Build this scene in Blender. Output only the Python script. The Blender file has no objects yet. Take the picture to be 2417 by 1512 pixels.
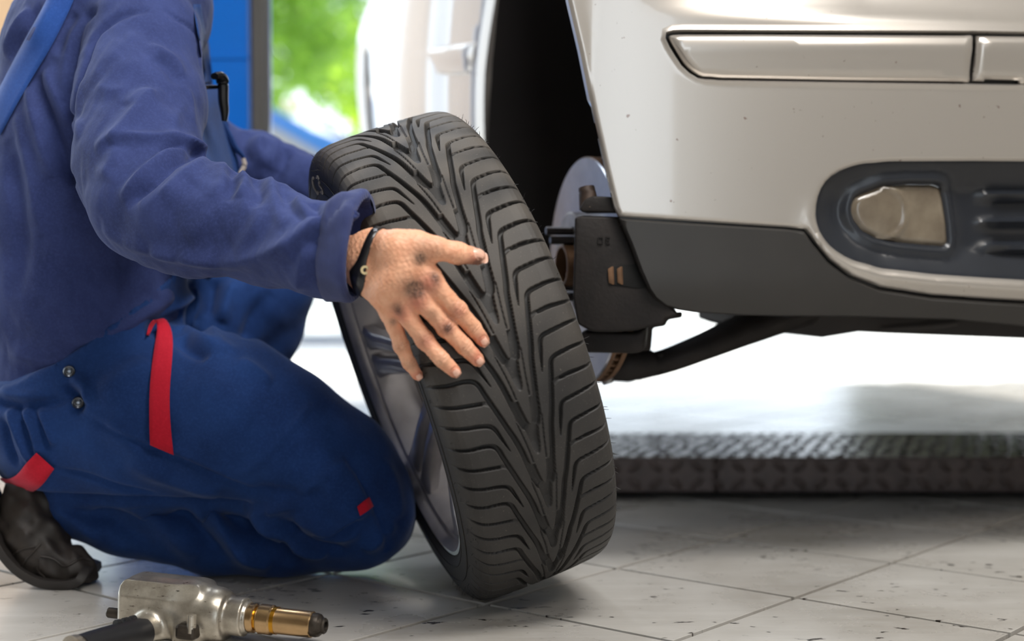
import bpy, bmesh, math, random
import numpy as np
from mathutils import Vector, Matrix, Quaternion
from mathutils.bvhtree import BVHTree
from mathutils.geometry import delaunay_2d_cdt

scene = bpy.context.scene
COL = scene.collection
random.seed(4)
RNG = np.random.default_rng(4)

# ------------------------------------------------------------------ camera
CAM_H, FPX = 0.46, 3434.0
PITCH = math.atan((756 - 620) / FPX)
cam_data = bpy.data.cameras.new('camera')
cam_data.sensor_width = 36.0
cam_data.lens = FPX * 36.0 / 2417.0
cam_data.clip_start, cam_data.clip_end = 0.05, 300
cam_data.dof.use_dof = True
cam_data.dof.focus_distance = 1.84
cam_data.dof.aperture_fstop = 2.25
cam = bpy.data.objects.new('camera', cam_data)
COL.objects.link(cam)
cam.location = (0, 0, CAM_H)
cam.rotation_euler = (math.pi / 2 - PITCH, 0, 0)
scene.camera = cam

# ------------------------------------------------------------------ world, sun, lamps, exposure
world = bpy.data.worlds.new('overcast_sky')
scene.world = world
world.use_nodes = True
wn = world.node_tree
bg = wn.nodes['Background']
bg.inputs['Color'].default_value = (0.80, 0.90, 1.0, 1)
bg.inputs['Strength'].default_value = 3.2
def sun_lamp():
    d = bpy.data.lights.new('sun', 'SUN')
    d.energy, d.angle, d.color = 7.0, math.radians(2), (1.0, 0.96, 0.88)
    o = bpy.data.objects.new('sun', d)
    COL.objects.link(o)
    o.rotation_euler = Vector((0.95, -0.75, -1.1)).to_track_quat('-Z', 'Y').to_euler()
sun_lamp()
def area_lamp(name, loc, aim, sx, sy, power, color):
    d = bpy.data.lights.new(name, 'AREA')
    d.shape, d.size, d.size_y, d.energy, d.color = 'RECTANGLE', sx, sy, power, color
    o = bpy.data.objects.new(name, d)
    COL.objects.link(o)
    o.location = loc
    o.rotation_euler = (Vector(aim) - Vector(loc)).to_track_quat('-Z', 'Y').to_euler()
area_lamp('added_overhead_light', (0.9, 0.5, 3.3), (-0.1, 1.9, 0.3), 2.0, 0.7, 125, (1.0, 0.98, 0.95))  # added key light from upper right, no fixture known there
area_lamp('added_overhead_light', (2.2, -0.8, 3.3), (1.0, 2.2, 0.5), 1.6, 0.6, 50, (1.0, 0.93, 0.85))  # added warm fill aimed towards the bumper
area_lamp('added_overhead_light', (-1.2, 3.6, 3.3), (-0.5, 2.0, 0.4), 1.6, 0.6, 80, (0.82, 0.90, 1.0))  # added cool rim light from behind the mechanic
scene.view_settings.view_transform = 'Standard'
scene.view_settings.look = 'None'
scene.view_settings.gamma = 1
scene.view_settings.use_curve_mapping = False
scene.view_settings.exposure = 0.0
scene.render.engine = 'CYCLES'
scene.cycles.use_denoising = True
scene.cycles.max_bounces = 8
scene.cycles.sample_clamp_indirect = 6.0

# ------------------------------------------------------------------ coordinates read off the photograph
def ray(px, py):
    x, y = (px - 1208.5) / FPX, -(py - 756) / FPX
    return np.array([x, math.cos(PITCH) + y * math.sin(PITCH), -math.sin(PITCH) + y * math.cos(PITCH)])
CAMP = np.array([0, 0, CAM_H])
def P(px, py, Y):
    d = ray(px, py)
    return CAMP + d * (Y / d[1])
def PF(px, py, z=0.0):
    d = ray(px, py)
    return CAMP + d * ((z - CAM_H) / d[2])
def M_(rpx, Y):
    return rpx * Y / FPX

# ------------------------------------------------------------------ object helpers
def link(o, parent=None):
    COL.objects.link(o)
    if parent is not None:
        o.parent = parent
        o.matrix_parent_inverse = Matrix.Identity(4)
    return o
def thing(name, label, cat, loc=(0, 0, 0), group=None):
    o = bpy.data.objects.new(name, None)
    o.empty_display_size = 0.1
    o.location = loc
    o['label'], o['category'] = label, cat
    if group: o['group'] = group
    return link(o)
def base_of(parent):
    b = Vector((0, 0, 0))
    q = parent
    while q is not None:
        b += Vector(q.location)
        q = q.parent
    return b
def mesh_obj(name, verts, faces, mat, parent=None, smooth=True, label=None, tri=False):
    """faces: list of lists, or an (n,4)/(n,3) int array. World coordinates; stored relative to the parent."""
    verts = np.asarray(verts, dtype=np.float64).reshape(-1, 3)
    if parent is not None:
        verts = verts - np.array(base_of(parent))
    me = bpy.data.meshes.new(name)
    if isinstance(faces, np.ndarray):
        n, k = faces.shape
        me.vertices.add(len(verts)); me.vertices.foreach_set('co', verts.astype(np.float32).ravel())
        me.loops.add(n * k); me.loops.foreach_set('vertex_index', faces.astype(np.int32).ravel())
        me.polygons.add(n); me.polygons.foreach_set('loop_start', np.arange(0, n * k, k, dtype=np.int32))
        try: me.polygons.foreach_set('loop_total', np.full(n, k, dtype=np.int32))
        except Exception: pass
        me.update(calc_edges=True); me.validate()
    else:
        me.from_pydata([tuple(v) for v in verts], [], [list(map(int, fc)) for fc in faces])
        me.update()
    if smooth and len(me.polygons):
        me.polygons.foreach_set('use_smooth', np.ones(len(me.polygons), dtype=bool))
    if mat is not None: me.materials.append(mat)
    o = bpy.data.objects.new(name, me)
    if label: o['label'] = label
    return link(o, parent)
def bm_obj(name, bm, mat, parent=None, smooth=False, label=None, sharp=35):
    bmesh.ops.recalc_face_normals(bm, faces=bm.faces[:])
    if parent is not None:
        bmesh.ops.translate(bm, verts=bm.verts[:], vec=-base_of(parent))
    me = bpy.data.meshes.new(name)
    for fc in bm.faces: fc.smooth = smooth
    if smooth:
        lim = math.radians(sharp)
        for e in bm.edges:
            if len(e.link_faces) == 2 and e.calc_face_angle(0) > lim: e.smooth = False
    bm.to_mesh(me); bm.free()
    if mat is not None: me.materials.append(mat)
    o = bpy.data.objects.new(name, me)
    if label: o['label'] = label
    return link(o, parent)
def structure(o):
    o['kind'] = 'structure'
    return o
def add_box(bm, c, size, rot=None, bevel=0.0, seg=2):
    r = bmesh.ops.create_cube(bm, size=1.0)
    vs = r['verts']
    bmesh.ops.scale(bm, vec=size, verts=vs)
    if bevel > 0:
        es = list({e for v in vs for e in v.link_edges})
        rb = bmesh.ops.bevel(bm, geom=es, offset=bevel, segments=seg, affect='EDGES', profile=0.5)
        vs = list({v for fc in rb['faces'] for v in fc.verts} | {v for v in vs if v.is_valid})
    if rot is not None: bmesh.ops.rotate(bm, verts=vs, cent=(0, 0, 0), matrix=rot)
    bmesh.ops.translate(bm, verts=vs, vec=c)
def basis(axis, up=(0, 0, 1)):
    """3x3 matrix whose columns are x=axis, y, z with z close to up"""
    x = Vector(axis).normalized()
    z = Vector(up); z = (z - x * z.dot(x)).normalized()
    y = z.cross(x)
    return Matrix((x, y, z)).transposed()
def add_lathe(bm, prof, origin, axis, seg=48, closed=False):
    """prof: (axial, radius) pairs turned about axis through origin"""
    B = basis(axis, (0, 0, 1) if abs(Vector(axis).normalized().z) < 0.95 else (1, 0, 0))
    o = Vector(origin)
    rings = []
    for a, r in prof:
        if r < 1e-6: rings.append([bm.verts.new(o + B @ Vector((a, 0, 0)))])
        else: rings.append([bm.verts.new(o + B @ Vector((a, r * math.cos(t), r * math.sin(t)))) for t in np.linspace(0, 2 * math.pi, seg, endpoint=False)])
    pairs = list(zip(rings[:-1], rings[1:])) + ([(rings[-1], rings[0])] if closed else [])
    for A, C in pairs:
        for i in range(seg):
            j = (i + 1) % seg
            if len(A) == 1 and len(C) == 1: break
            if len(A) == 1: bm.faces.new((A[0], C[i], C[j]))
            elif len(C) == 1: bm.faces.new((A[i], A[j], C[0]))
            else: bm.faces.new((A[i], A[j], C[j], C[i]))
def spline(pts, n):
    pts = np.asarray(pts, float)
    if len(pts) == 2: return pts[0] + (pts[1] - pts[0]) * np.linspace(0, 1, n)[:, None]
    q = np.vstack([2 * pts[0] - pts[1], pts, 2 * pts[-1] - pts[-2]])
    out = []
    for t in np.linspace(0, len(pts) - 1, n):
        i = min(int(t), len(pts) - 2); u = t - i
        a, b, c, d = q[i:i + 4]
        out.append(0.5 * (2 * b + (c - a) * u + (2 * a - 5 * b + 4 * c - d) * u * u + (3 * b - a - 3 * c + d) * u ** 3))
    return np.array(out)
def add_tube(bm, pts, rad, seg=10, n=None, flat=1.0, up=(0, 0, 1)):
    pts = spline(pts, n) if n else np.asarray(pts, float)
    rads = np.interp(np.linspace(0, 1, len(pts)), np.linspace(0, 1, len(rad)), rad) if hasattr(rad, '__len__') else np.full(len(pts), rad)
    rings = []
    for i, p in enumerate(pts):
        t = pts[min(i + 1, len(pts) - 1)] - pts[max(i - 1, 0)]
        B = basis(t, up if abs(np.dot(t, up)) < 0.97 * np.linalg.norm(t) else (1, 0, 0))
        rings.append([bm.verts.new(Vector(p) + B @ Vector((0, rads[i] * math.cos(a), flat * rads[i] * math.sin(a)))) for a in np.linspace(0, 2 * math.pi, seg, endpoint=False)])
    for A, C in zip(rings[:-1], rings[1:]):
        for i in range(seg): bm.faces.new((A[i], A[(i + 1) % seg], C[(i + 1) % seg], C[i]))
    bm.faces.new(rings[0][::-1]); bm.faces.new(rings[-1])
def add_prism(bm, outline, depth):
    """outline: 3D points (planar, any winding); depth: vector of extrusion"""
    a = [bm.verts.new(Vector(p)) for p in outline]
    b = [bm.verts.new(Vector(p) + Vector(depth)) for p in outline]
    bm.faces.new(a); bm.faces.new(b[::-1])
    for i in range(len(a)):
        j = (i + 1) % len(a)
        bm.faces.new((a[j], a[i], b[i], b[j]))

# ------------------------------------------------------------------ materials
class NT:
    def __init__(s, name):
        s.m = bpy.data.materials.new(name); s.m.use_nodes = True
        s.t = s.m.node_tree; s.b = s.t.nodes['Principled BSDF']
    def n(s, typ, **kw):
        nd = s.t.nodes.new(typ)
        for k, v in kw.items():
            if k in nd.inputs: nd.inputs[k].default_value = v
            else: setattr(nd, k, v)
        return nd
    def l(s, a, b): s.t.links.new(a, b)
    def noise(s, scale, detail=4, rough=0.55, coord='Object', stretch=None):
        tc = s.n('ShaderNodeTexCoord'); out = tc.outputs[coord]
        if stretch:
            mp = s.n('ShaderNodeMapping'); mp.inputs['Scale'].default_value = stretch
            s.l(out, mp.inputs['Vector']); out = mp.outputs['Vector']
        nz = s.n('ShaderNodeTexNoise'); nz.inputs['Scale'].default_value = scale
        nz.inputs['Detail'].default_value = detail; nz.inputs['Roughness'].default_value = rough
        s.l(out, nz.inputs['Vector']); return nz.outputs['Fac']
    def ramp(s, fac, stops):
        r = s.n('ShaderNodeValToRGB'); e = r.color_ramp.elements
        while len(e) < len(stops): e.new(0.5)
        for i, (p, c) in enumerate(stops):
            e[i].position = p; e[i].color = (*c, 1) if len(c) == 3 else c
        s.l(fac, r.inputs['Fac']); return r.outputs['Color']
    def mix(s, fac, a, b, mode='MIX'):
        m = s.n('ShaderNodeMix'); m.data_type = 'RGBA'; m.blend_type = mode
        for v, k in ((fac, 'Factor'), (a, 'A'), (b, 'B')):
            sock = [i for i in m.inputs if i.name == k and (i.type == 'RGBA' or k == 'Factor' and i.type == 'VALUE')][0]
            if hasattr(v, 'is_linked'): s.l(v, sock)
            elif isinstance(v, (tuple, list)): sock.default_value = (*v, 1)
            else: sock.default_value = v
        return [o for o in m.outputs if o.type == 'RGBA'][0]
    def bump(s, fac, strength, dist):
        b = s.n('ShaderNodeBump'); b.inputs['Strength'].default_value = strength; b.inputs['Distance'].default_value = dist
        s.l(fac, b.inputs['Height'])
        if s.b.inputs['Normal'].is_linked: s.l(s.b.inputs['Normal'].links[0].from_socket, b.inputs['Normal'])
        s.l(b.outputs['Normal'], s.b.inputs['Normal'])
    def attr(s, name):
        a = s.n('ShaderNodeAttribute'); a.attribute_name = name; return a
def srgb(r, g, b):
    return tuple(((c / 255) / 12.92 if c / 255 <= 0.04045 else ((c / 255 + 0.055) / 1.055) ** 2.4) for c in (r, g, b))
def simple(name, color, rough=0.5, metal=0.0, var=0.0, scale=12, bump=0.0, bscale=200, coat=0.0, spec=0.5, bdist=0.001):
    m = NT(name); b = m.b
    b.inputs['Roughness'].default_value = rough; b.inputs['Metallic'].default_value = metal
    b.inputs['Coat Weight'].default_value = coat; b.inputs['Coat Roughness'].default_value = 0.06
    b.inputs['Specular IOR Level'].default_value = spec
    c = np.array(color)
    if var > 0:
        b.inputs['Base Color'].default_value = (*color, 1)
        m.l(m.ramp(m.noise(scale, 6), [(0.3, tuple(c * (1 - var))), (0.7, tuple(np.minimum(c * (1 + var), 1)))]), b.inputs['Base Color'])
    else: b.inputs['Base Color'].default_value = (*color, 1)
    if bump > 0: m.bump(m.noise(bscale, 3), bump, bdist)
    return m.m
# ------------------------------------------------------------------ implicit surfaces (surface nets)
def smin(a, b, k):
    h = np.clip(0.5 + 0.5 * (b - a) / k, 0, 1)
    return b * (1 - h) + a * h - k * h * (1 - h)
def d_seg(p, a, b, ra, rb):
    ab = b - a; L = max(ab @ ab, 1e-12)
    t = np.clip((p - a) @ ab / L, 0, 1)
    return np.linalg.norm(p - a - t[:, None] * ab, axis=1) - (ra + t * (rb - ra))
def d_chain(p, pts, k=0.0):
    """pts: (xyz, r) joints of one tapered limb"""
    out = None
    for (a, ra), (b, rb) in zip(pts[:-1], pts[1:]):
        d = d_seg(p, a, b, ra, rb)
        out = d if out is None else (smin(out, d, k) if k > 0 else np.minimum(out, d))
    return out
def d_ell(p, c, r, B=None):
    q = p - np.asarray(c)
    if B is not None: q = q @ np.asarray(B)
    q = q / np.asarray(r)
    l = np.linalg.norm(q, axis=1)
    return (l - 1) * np.min(r) * np.where(l > 0, 1, 1)
def d_box(p, c, half, B=None, r=0.0):
    q = p - np.asarray(c)
    if B is not None: q = q @ np.asarray(B)
    q = np.abs(q) - (np.asarray(half) - r)
    return np.linalg.norm(np.maximum(q, 0), axis=1) + np.minimum(q.max(1), 0) - r
def surfnet(fn, lo, hi, h, margin=0.02, smooth=1):
    lo = np.asarray(lo, float); hi = np.asarray(hi, float); B = 8
    nb = np.maximum(np.ceil((hi - lo) / (h * B)).astype(int), 1); n = nb * B + 1
    ci = np.stack(np.meshgrid(*[np.arange(k) for k in nb], indexing='ij'), -1).reshape(-1, 3)
    dc = fn(lo + (ci + 0.5) * B * h)
    keep = np.abs(dc) < B * h * 0.87 * 1.25 + margin
    D = np.where(np.repeat(np.repeat(np.repeat(dc.reshape(nb), B, 0), B, 1), B, 2) < 0, -1.0, 1.0).astype(np.float32)
    D = np.pad(D, ((0, 1),) * 3, mode='edge')
    mask = np.zeros(n, bool)
    for c in ci[keep] * B: mask[c[0]:c[0] + B + 1, c[1]:c[1] + B + 1, c[2]:c[2] + B + 1] = True
    idx = np.argwhere(mask)
    vals = np.concatenate([fn(lo + idx[i:i + 400000] * h) for i in range(0, len(idx), 400000)])
    D[idx[:, 0], idx[:, 1], idx[:, 2]] = vals
    for ax in range(3):
        for e in (0, -1):
            sl = [slice(None)] * 3; sl[ax] = e; D[tuple(sl)] = np.maximum(D[tuple(sl)], 1e-4)
    S = D < 0
    cs = sum(S[i:n[0] - 1 + i, j:n[1] - 1 + j, k:n[2] - 1 + k].astype(np.int8) for i in (0, 1) for j in (0, 1) for k in (0, 1))
    act = np.argwhere((cs > 0) & (cs < 8))
    cid = np.full(np.array(n) - 1, -1, np.int64); cid[act[:, 0], act[:, 1], act[:, 2]] = np.arange(len(act))
    acc = np.zeros((len(act), 3)); cnt = np.zeros(len(act))
    for ax in range(3):
        o1, o2 = [a for a in range(3) if a != ax]
        for u in (0, 1):
            for w in (0, 1):
                s = act.copy(); s[:, o1] += u; s[:, o2] += w
                e = s.copy(); e[:, ax] += 1
                a = D[s[:, 0], s[:, 1], s[:, 2]]; b = D[e[:, 0], e[:, 1], e[:, 2]]
                x = (a < 0) != (b < 0)
                t = np.where(x, a / np.where(x, a - b, 1), 0)
                pnt = s.astype(float); pnt[:, ax] += t
                acc[x] += pnt[x]; cnt[x] += 1
    V = lo + acc / cnt[:, None] * h
    F = []
    for ax in range(3):
        o1, o2 = (ax + 1) % 3, (ax + 2) % 3
        a = [slice(0, n[i]) for i in range(3)]
        sa = [slice(None)] * 3; sb = [slice(None)] * 3
        sa[ax] = slice(0, n[ax] - 1); sb[ax] = slice(1, n[ax])
        A_, B_ = S[tuple(sa)], S[tuple(sb)]
        e = np.argwhere(A_ != B_)
        e = e[(e[:, o1] > 0) & (e[:, o2] > 0) & (e[:, o1] < n[o1] - 1) & (e[:, o2] < n[o2] - 1)]
        ins = S[e[:, 0], e[:, 1], e[:, 2]]
        q = []
        for u, w in ((-1, -1), (0, -1), (0, 0), (-1, 0)):
            c = e.copy(); c[:, o1] += u; c[:, o2] += w
            q.append(cid[c[:, 0], c[:, 1], c[:, 2]])
        q = np.stack(q, 1)
        q[~ins] = q[~ins][:, ::-1]
        F.append(q)
    F = np.concatenate(F); F = F[(F >= 0).all(1)]
    for _ in range(smooth): V = lap(V, F, 0.5)
    return V, F
def lap(V, F, w):
    acc = np.zeros_like(V); cnt = np.zeros(len(V))
    for i in range(4):
        for j in ((i + 1) % 4, (i - 1) % 4):
            for k in range(3): acc[:, k] += np.bincount(F[:, i], V[F[:, j], k], len(V))
            cnt += np.bincount(F[:, i], minlength=len(V))
    return V + w * (acc / np.maximum(cnt, 1)[:, None] - V)
def vnormals(V, F):
    nrm = np.cross(V[F[:, 2]] - V[F[:, 0]], V[F[:, 3]] - V[F[:, 1]])
    out = np.stack([sum(np.bincount(F[:, i], nrm[:, k], len(V)) for i in range(4)) for k in range(3)], 1)
    return out / np.maximum(np.linalg.norm(out, axis=1), 1e-12)[:, None]
def bounds(pts_list, pad):
    a = np.array([p - r for ch in pts_list for p, r in ch]); b = np.array([p + r for ch in pts_list for p, r in ch])
    return a.min(0) - pad, b.max(0) + pad
def polydist(V, line):
    """distance to a 3D polyline and parameter 0..1 along it"""
    best = np.full(len(V), 1e9); par = np.zeros(len(V))
    seg = np.linalg.norm(np.diff(line, axis=0), axis=1); cum = np.concatenate([[0], np.cumsum(seg)]); T = cum[-1]
    for i in range(len(line) - 1):
        ab = line[i + 1] - line[i]; L = max(ab @ ab, 1e-12)
        t = np.clip((V - line[i]) @ ab / L, 0, 1)
        d = np.linalg.norm(V - line[i] - t[:, None] * ab, axis=1)
        m = d < best
        best[m] = d[m]; par[m] = (cum[i] + t[m] * seg[i]) / T
    return best, par
def folds(V, F, specs):
    """cloth folds: polylines seen in the photograph, dropped onto the cloth, raise ridges (amp>0) or press valleys (amp<0)"""
    tree = BVHTree.FromPolygons([tuple(v) for v in V], [tuple(q) for q in F.tolist()])
    N = vnormals(V, F); disp = np.zeros(len(V))
    for pts, amp, wid in specs:
        hit = []
        for px, py in spline(pts, 4 * len(pts)):
            d = Vector(ray(px, py)).normalized()
            h = tree.ray_cast(Vector(CAMP), d)
            if h[0] is not None: hit.append(np.array(h[0]))
        if len(hit) < 2: continue
        hit = np.array(hit)
        near = np.all((V > hit.min(0) - 3 * wid) & (V < hit.max(0) + 3 * wid), axis=1)
        ids = np.nonzero(near)[0]
        if len(ids) == 0: continue
        d, t = polydist(V[ids], hit)
        fall = np.exp(-(d / wid) ** 2) if amp < 0 else np.exp(-np.abs(d / wid) ** 1.6)
        taper = np.clip(np.minimum(t, 1 - t) / 0.22, 0.0, 1)
        disp[ids] += amp * fall * np.sqrt(taper)
    return V + N * disp[:, None]
def vnoise(p, freq, seed=0):
    """smooth pseudo noise from summed sines"""
    r = np.random.default_rng(seed); out = np.zeros(len(p))
    for i in range(7):
        k = r.normal(size=3); k *= freq * (0.6 + 0.9 * r.random()) / np.linalg.norm(k)
        out += np.sin(p @ k * 2 * np.pi + r.random() * 6.28 + 1.5 * np.sin(p @ k[[1, 2, 0]] * 2.1 + i))
    return out / 3.0
def to_chain(rows):
    return [(P(x, y, Y), M_(r, Y)) for x, y, r, Y in rows]
# ------------------------------------------------------------------ curved panels traced as outlines on a surface
def in_poly(pts, poly):
    x, y = pts[:, 0], pts[:, 1]; c = np.zeros(len(pts), bool)
    for (x0, y0), (x1, y1) in zip(poly, np.roll(poly, -1, axis=0)):
        m = (y0 > y) != (y1 > y)
        c ^= m & (x < (x1 - x0) * (y - y0) / (y1 - y0 + 1e-12) + x0)
    return c
def resample(poly, step, closed=True):
    poly = np.asarray(poly, float); out = []
    n = len(poly)
    for i in range(n if closed else n - 1):
        a, b = poly[i], poly[(i + 1) % n]
        k = max(1, int(np.linalg.norm(b - a) / step))
        out += [a + (b - a) * j / k for j in range(k)]
    if not closed: out.append(poly[-1])
    return np.array(out)
def smooth_loop(pts, n):
    """closed Catmull-Rom through pts"""
    pts = np.asarray(pts, float); m = len(pts); out = []
    for t in np.linspace(0, m, n, endpoint=False):
        i = int(t); u = t - i
        a, b, c, d = pts[(i - 1) % m], pts[i % m], pts[(i + 1) % m], pts[(i + 2) % m]
        out.append(0.5 * (2 * b + (c - a) * u + (2 * a - 5 * b + 4 * c - d) * u * u + (3 * b - a - 3 * c + d) * u ** 3))
    return np.array(out)
def edge_dist(pts, loops):
    best = np.full(len(pts), 1e9)
    for poly in loops:
        for a, b in zip(poly, np.roll(poly, -1, axis=0)):
            ab = b - a; L = max(ab @ ab, 1e-12)
            t = np.clip((pts - a) @ ab / L, 0, 1)
            best = np.minimum(best, np.linalg.norm(pts - a - t[:, None] * ab, axis=1))
    return best
def panel(name, loops, surf, mat, parent, height, step=14, rings=(2, 5, 9, 14), thick=0.004, label=None, holes=()):
    """loops[0] outline, further loops holes (2D). surf(pts)->(xyz, normal). height(dist_to_edge, pts)->lift along normal."""
    loops = [resample(np.asarray(l, float), step) for l in loops]
    pts = [l for l in loops]; edges = []; k = 0
    for l in loops:
        edges += [(k + i, k + (i + 1) % len(l)) for i in range(len(l))]; k += len(l)
    extra = []
    for l in loops:
        t = np.roll(l, -1, axis=0) - np.roll(l, 1, axis=0); nn = np.stack([-t[:, 1], t[:, 0]], 1); nn /= np.maximum(np.linalg.norm(nn, axis=1), 1e-9)[:, None]
        for r in rings:
            for sg in (1, -1): extra.append(l + sg * r * nn)
    lo, hi = loops[0].min(0), loops[0].max(0)
    g = np.stack(np.meshgrid(np.arange(lo[0], hi[0], step), np.arange(lo[1], hi[1], step)), -1).reshape(-1, 2)
    rmax = max(rings) if rings else 0
    inside = lambda q: np.logical_xor.reduce([in_poly(q, l) for l in loops])
    keep = [g[(edge_dist(g, loops) > rmax + step * 0.4)]]
    for e in extra:
        i = len(keep) - 1
        keep.append(e)
    q = np.concatenate(keep); q = q[inside(q)]
    ed = edge_dist(q, loops)
    q = q[ed > (min(rings) * 0.9 if rings else 1)]
    allp = np.concatenate(pts + [q])
    vo, _, fo, _, _, _ = delaunay_2d_cdt([Vector(p) for p in allp], edges, [], 0, 1e-4)
    V2 = np.array([tuple(v) for v in vo]); T = np.array([list(f) for f in fo if len(f) == 3])
    cen = V2[T].mean(1); T = T[inside(cen)]
    used = np.unique(T); remap = np.full(len(V2), -1); remap[used] = np.arange(len(used)); V2 = V2[used]; T = remap[T]
    X, N = surf(V2)
    hgt = height(edge_dist(V2, loops), V2)
    front = X + N * hgt[:, None]; back = X + N * (hgt - thick)[:, None]
    fn = np.cross(front[T[:, 1]] - front[T[:, 0]], front[T[:, 2]] - front[T[:, 0]])
    flip = (fn * N[T[:, 0]]).sum(1) < 0; T[flip] = T[flip][:, ::-1]
    ec = {}
    for a, b, c in T.tolist():
        for u, w in ((a, b), (b, c), (c, a)): ec[(u, w)] = 1
    side = []
    nv = len(front)
    for (u, w) in ec:
        if (w, u) not in ec: side += [(w, u, u + nv), (w, u + nv, w + nv)]
    faces = np.concatenate([T, T[:, ::-1] + nv, np.array(side)])
    o = mesh_obj(name, np.concatenate([front, back]), faces, mat, parent, smooth=True, label=label)
    me = o.data
    sm = np.ones(len(me.polygons), bool)
    bmq = bmesh.new(); bmq.from_mesh(me)
    for e in bmq.edges:
        if len(e.link_faces) == 2 and e.calc_face_angle(0) > math.radians(50): e.smooth = False
    bmq.to_mesh(me); bmq.free()
    return o
# ------------------------------------------------------------------ the garage
TILE, TA = 0.302, math.radians(50.2)
T0 = np.array([0.158, 2.178])
E1 = np.array([math.cos(TA), math.sin(TA)]); E2 = np.array([math.sin(TA), -math.cos(TA)])
def tile_material():
    m = NT('glazed_floor_tile'); b = m.b
    info = m.n('ShaderNodeObjectInfo')
    big = m.noise(2.1, 6, 0.6, 'Generated'); 
    geo = m.n('ShaderNodeNewGeometry')
    nz = m.n('ShaderNodeTexNoise', Scale=3.2, Detail=7.0, Roughness=0.62); m.l(geo.outputs['Position'], nz.inputs['Vector'])
    c = m.ramp(nz.outputs['Fac'], [(0.2, srgb(164, 158, 150)), (0.5, srgb(190, 186, 180)), (0.8, srgb(208, 205, 200))])
    st = m.n('ShaderNodeMapping'); st.inputs['Rotation'].default_value = (0, 0, -0.15); st.inputs['Scale'].default_value = (5, 28, 1); m.l(geo.outputs['Position'], st.inputs['Vector'])
    sz = m.n('ShaderNodeTexNoise', Scale=1.0, Detail=5.0, Roughness=0.7); m.l(st.outputs['Vector'], sz.inputs['Vector'])
    streak = m.ramp(sz.outputs['Fac'], [(0.25, (0.78, 0.77, 0.75)), (0.7, (1.04, 1.04, 1.04))])
    c = m.mix(0.8, c, streak, 'MULTIPLY')
    # spatter of oil and rubber
    sp = m.n('ShaderNodeMapping'); sp.inputs['Scale'].default_value = (34, 62, 1); m.l(geo.outputs['Position'], sp.inputs['Vector'])
    s2 = m.n('ShaderNodeTexNoise', Scale=1.0, Detail=3.0, Roughness=0.55); m.l(sp.outputs['Vector'], s2.inputs['Vector'])
    cl = m.n('ShaderNodeTexNoise', Scale=5.0, Detail=2.0); m.l(geo.outputs['Position'], cl.inputs['Vector'])
    ad = m.n('ShaderNodeMath', operation='MULTIPLY_ADD'); m.l(cl.outputs['Fac'], ad.inputs[0]); ad.inputs[1].default_value = 0.35; m.l(s2.outputs['Fac'], ad.inputs[2])
    spot = m.ramp(ad.outputs[0], [(0.825, (0, 0, 0)), (0.875, (1, 1, 1))])
    c = m.mix(spot, c, srgb(52, 46, 42))
    hs = m.n('ShaderNodeHueSaturation'); m.l(c, hs.inputs['Color'])
    mr = m.n('ShaderNodeMapRange'); mr.inputs['To Min'].default_value = 0.86; mr.inputs['To Max'].default_value = 1.08
    m.l(info.outputs['Random'], mr.inputs['Value']); m.l(mr.outputs['Result'], hs.inputs['Value'])
    m.l(hs.outputs['Color'], b.inputs['Base Color'])
    m.l(m.ramp(nz.outputs['Fac'], [(0.2, (0.24,) * 3), (0.8, (0.32,) * 3)]), b.inputs['Roughness'])
    b.inputs['Specular IOR Level'].default_value = 0.6
    m.bump(sz.outputs['Fac'], 0.12, 0.002)
    return m.m
GROUT = simple('grout', srgb(12, 10, 9), 0.9, var=0.25, scale=30)
TILE_M = tile_material()
floor = structure(mesh_obj('floor', [(-4.2, -3.6, -0.016), (5.2, -3.6, -0.016), (5.2, 5.8, -0.016), (-4.2, 5.8, -0.016),
                                     (-4.2, -3.6, -0.12), (5.2, -3.6, -0.12), (5.2, 5.8, -0.12), (-4.2, 5.8, -0.12)],
                           [(0, 1, 2, 3), (7, 6, 5, 4), (0, 4, 5, 1), (1, 5, 6, 2), (2, 6, 7, 3), (3, 7, 4, 0)], GROUT, smooth=False))
def tile_geo(cx, cy):
    g, bv = TILE / 2 - 0.0042, 0.0004
    out = []
    for r, z in ((g, -0.017), (g, -bv), (g - bv, 0.0)):
        for sx, sy in ((-1, -1), (1, -1), (1, 1), (-1, 1)):
            q = E1 * sx * r + E2 * sy * r; out.append((cx + q[0], cy + q[1], z))
    fs = [(8, 9, 10, 11)]
    for k in (0, 4):
        for i in range(4): j = (i + 1) % 4; fs.append((k + i, k + j, k + 4 + j, k + 4 + i))
    return out, fs
def tiles():
    seen, rest = [], []
    for i in range(-24, 25):
        for j in range(-24, 25):
            c = T0 + (i + 0.5) * TILE * E1 + (j + 0.5) * TILE * E2
            if not (-4.0 < c[0] < 5.0 and -3.4 < c[1] < 5.62): continue
            px = 1208 + c[0] / max(c[1], 0.1) * FPX
            if c[1] > 1.35 and -260 < px < 2680: seen.append((c[1], c))
            else: rest.append(c)
    seen.sort(key=lambda s: s[0])
    rest += [c for _, c in seen[298:]]
    v, f = tile_geo(0, 0); me = None
    for _, c in seen[:298]:
        if me is None:
            o = mesh_obj('tile', v, f[:1] + f[1:], TILE_M, floor, smooth=False); me = o.data
        else: o = link(bpy.data.objects.new('tile', me), floor)
        o.location = (c[0], c[1], 0)
    V, F = [], []
    for c in rest:
        v, f = tile_geo(*c); k = len(V); V += v; F += [tuple(a + k for a in q) for q in f]
    o = mesh_obj('tile_field', V, F, TILE_M, floor, smooth=False); o['kind'] = 'stuff'
tiles()
def box_obj(name, lo, hi, mat, parent=None, bevel=0.0):
    bm = bmesh.new(); lo, hi = Vector(lo), Vector(hi)
    add_box(bm, (lo + hi) / 2, hi - lo, bevel=bevel)
    return bm_obj(name, bm, mat, parent)
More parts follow.
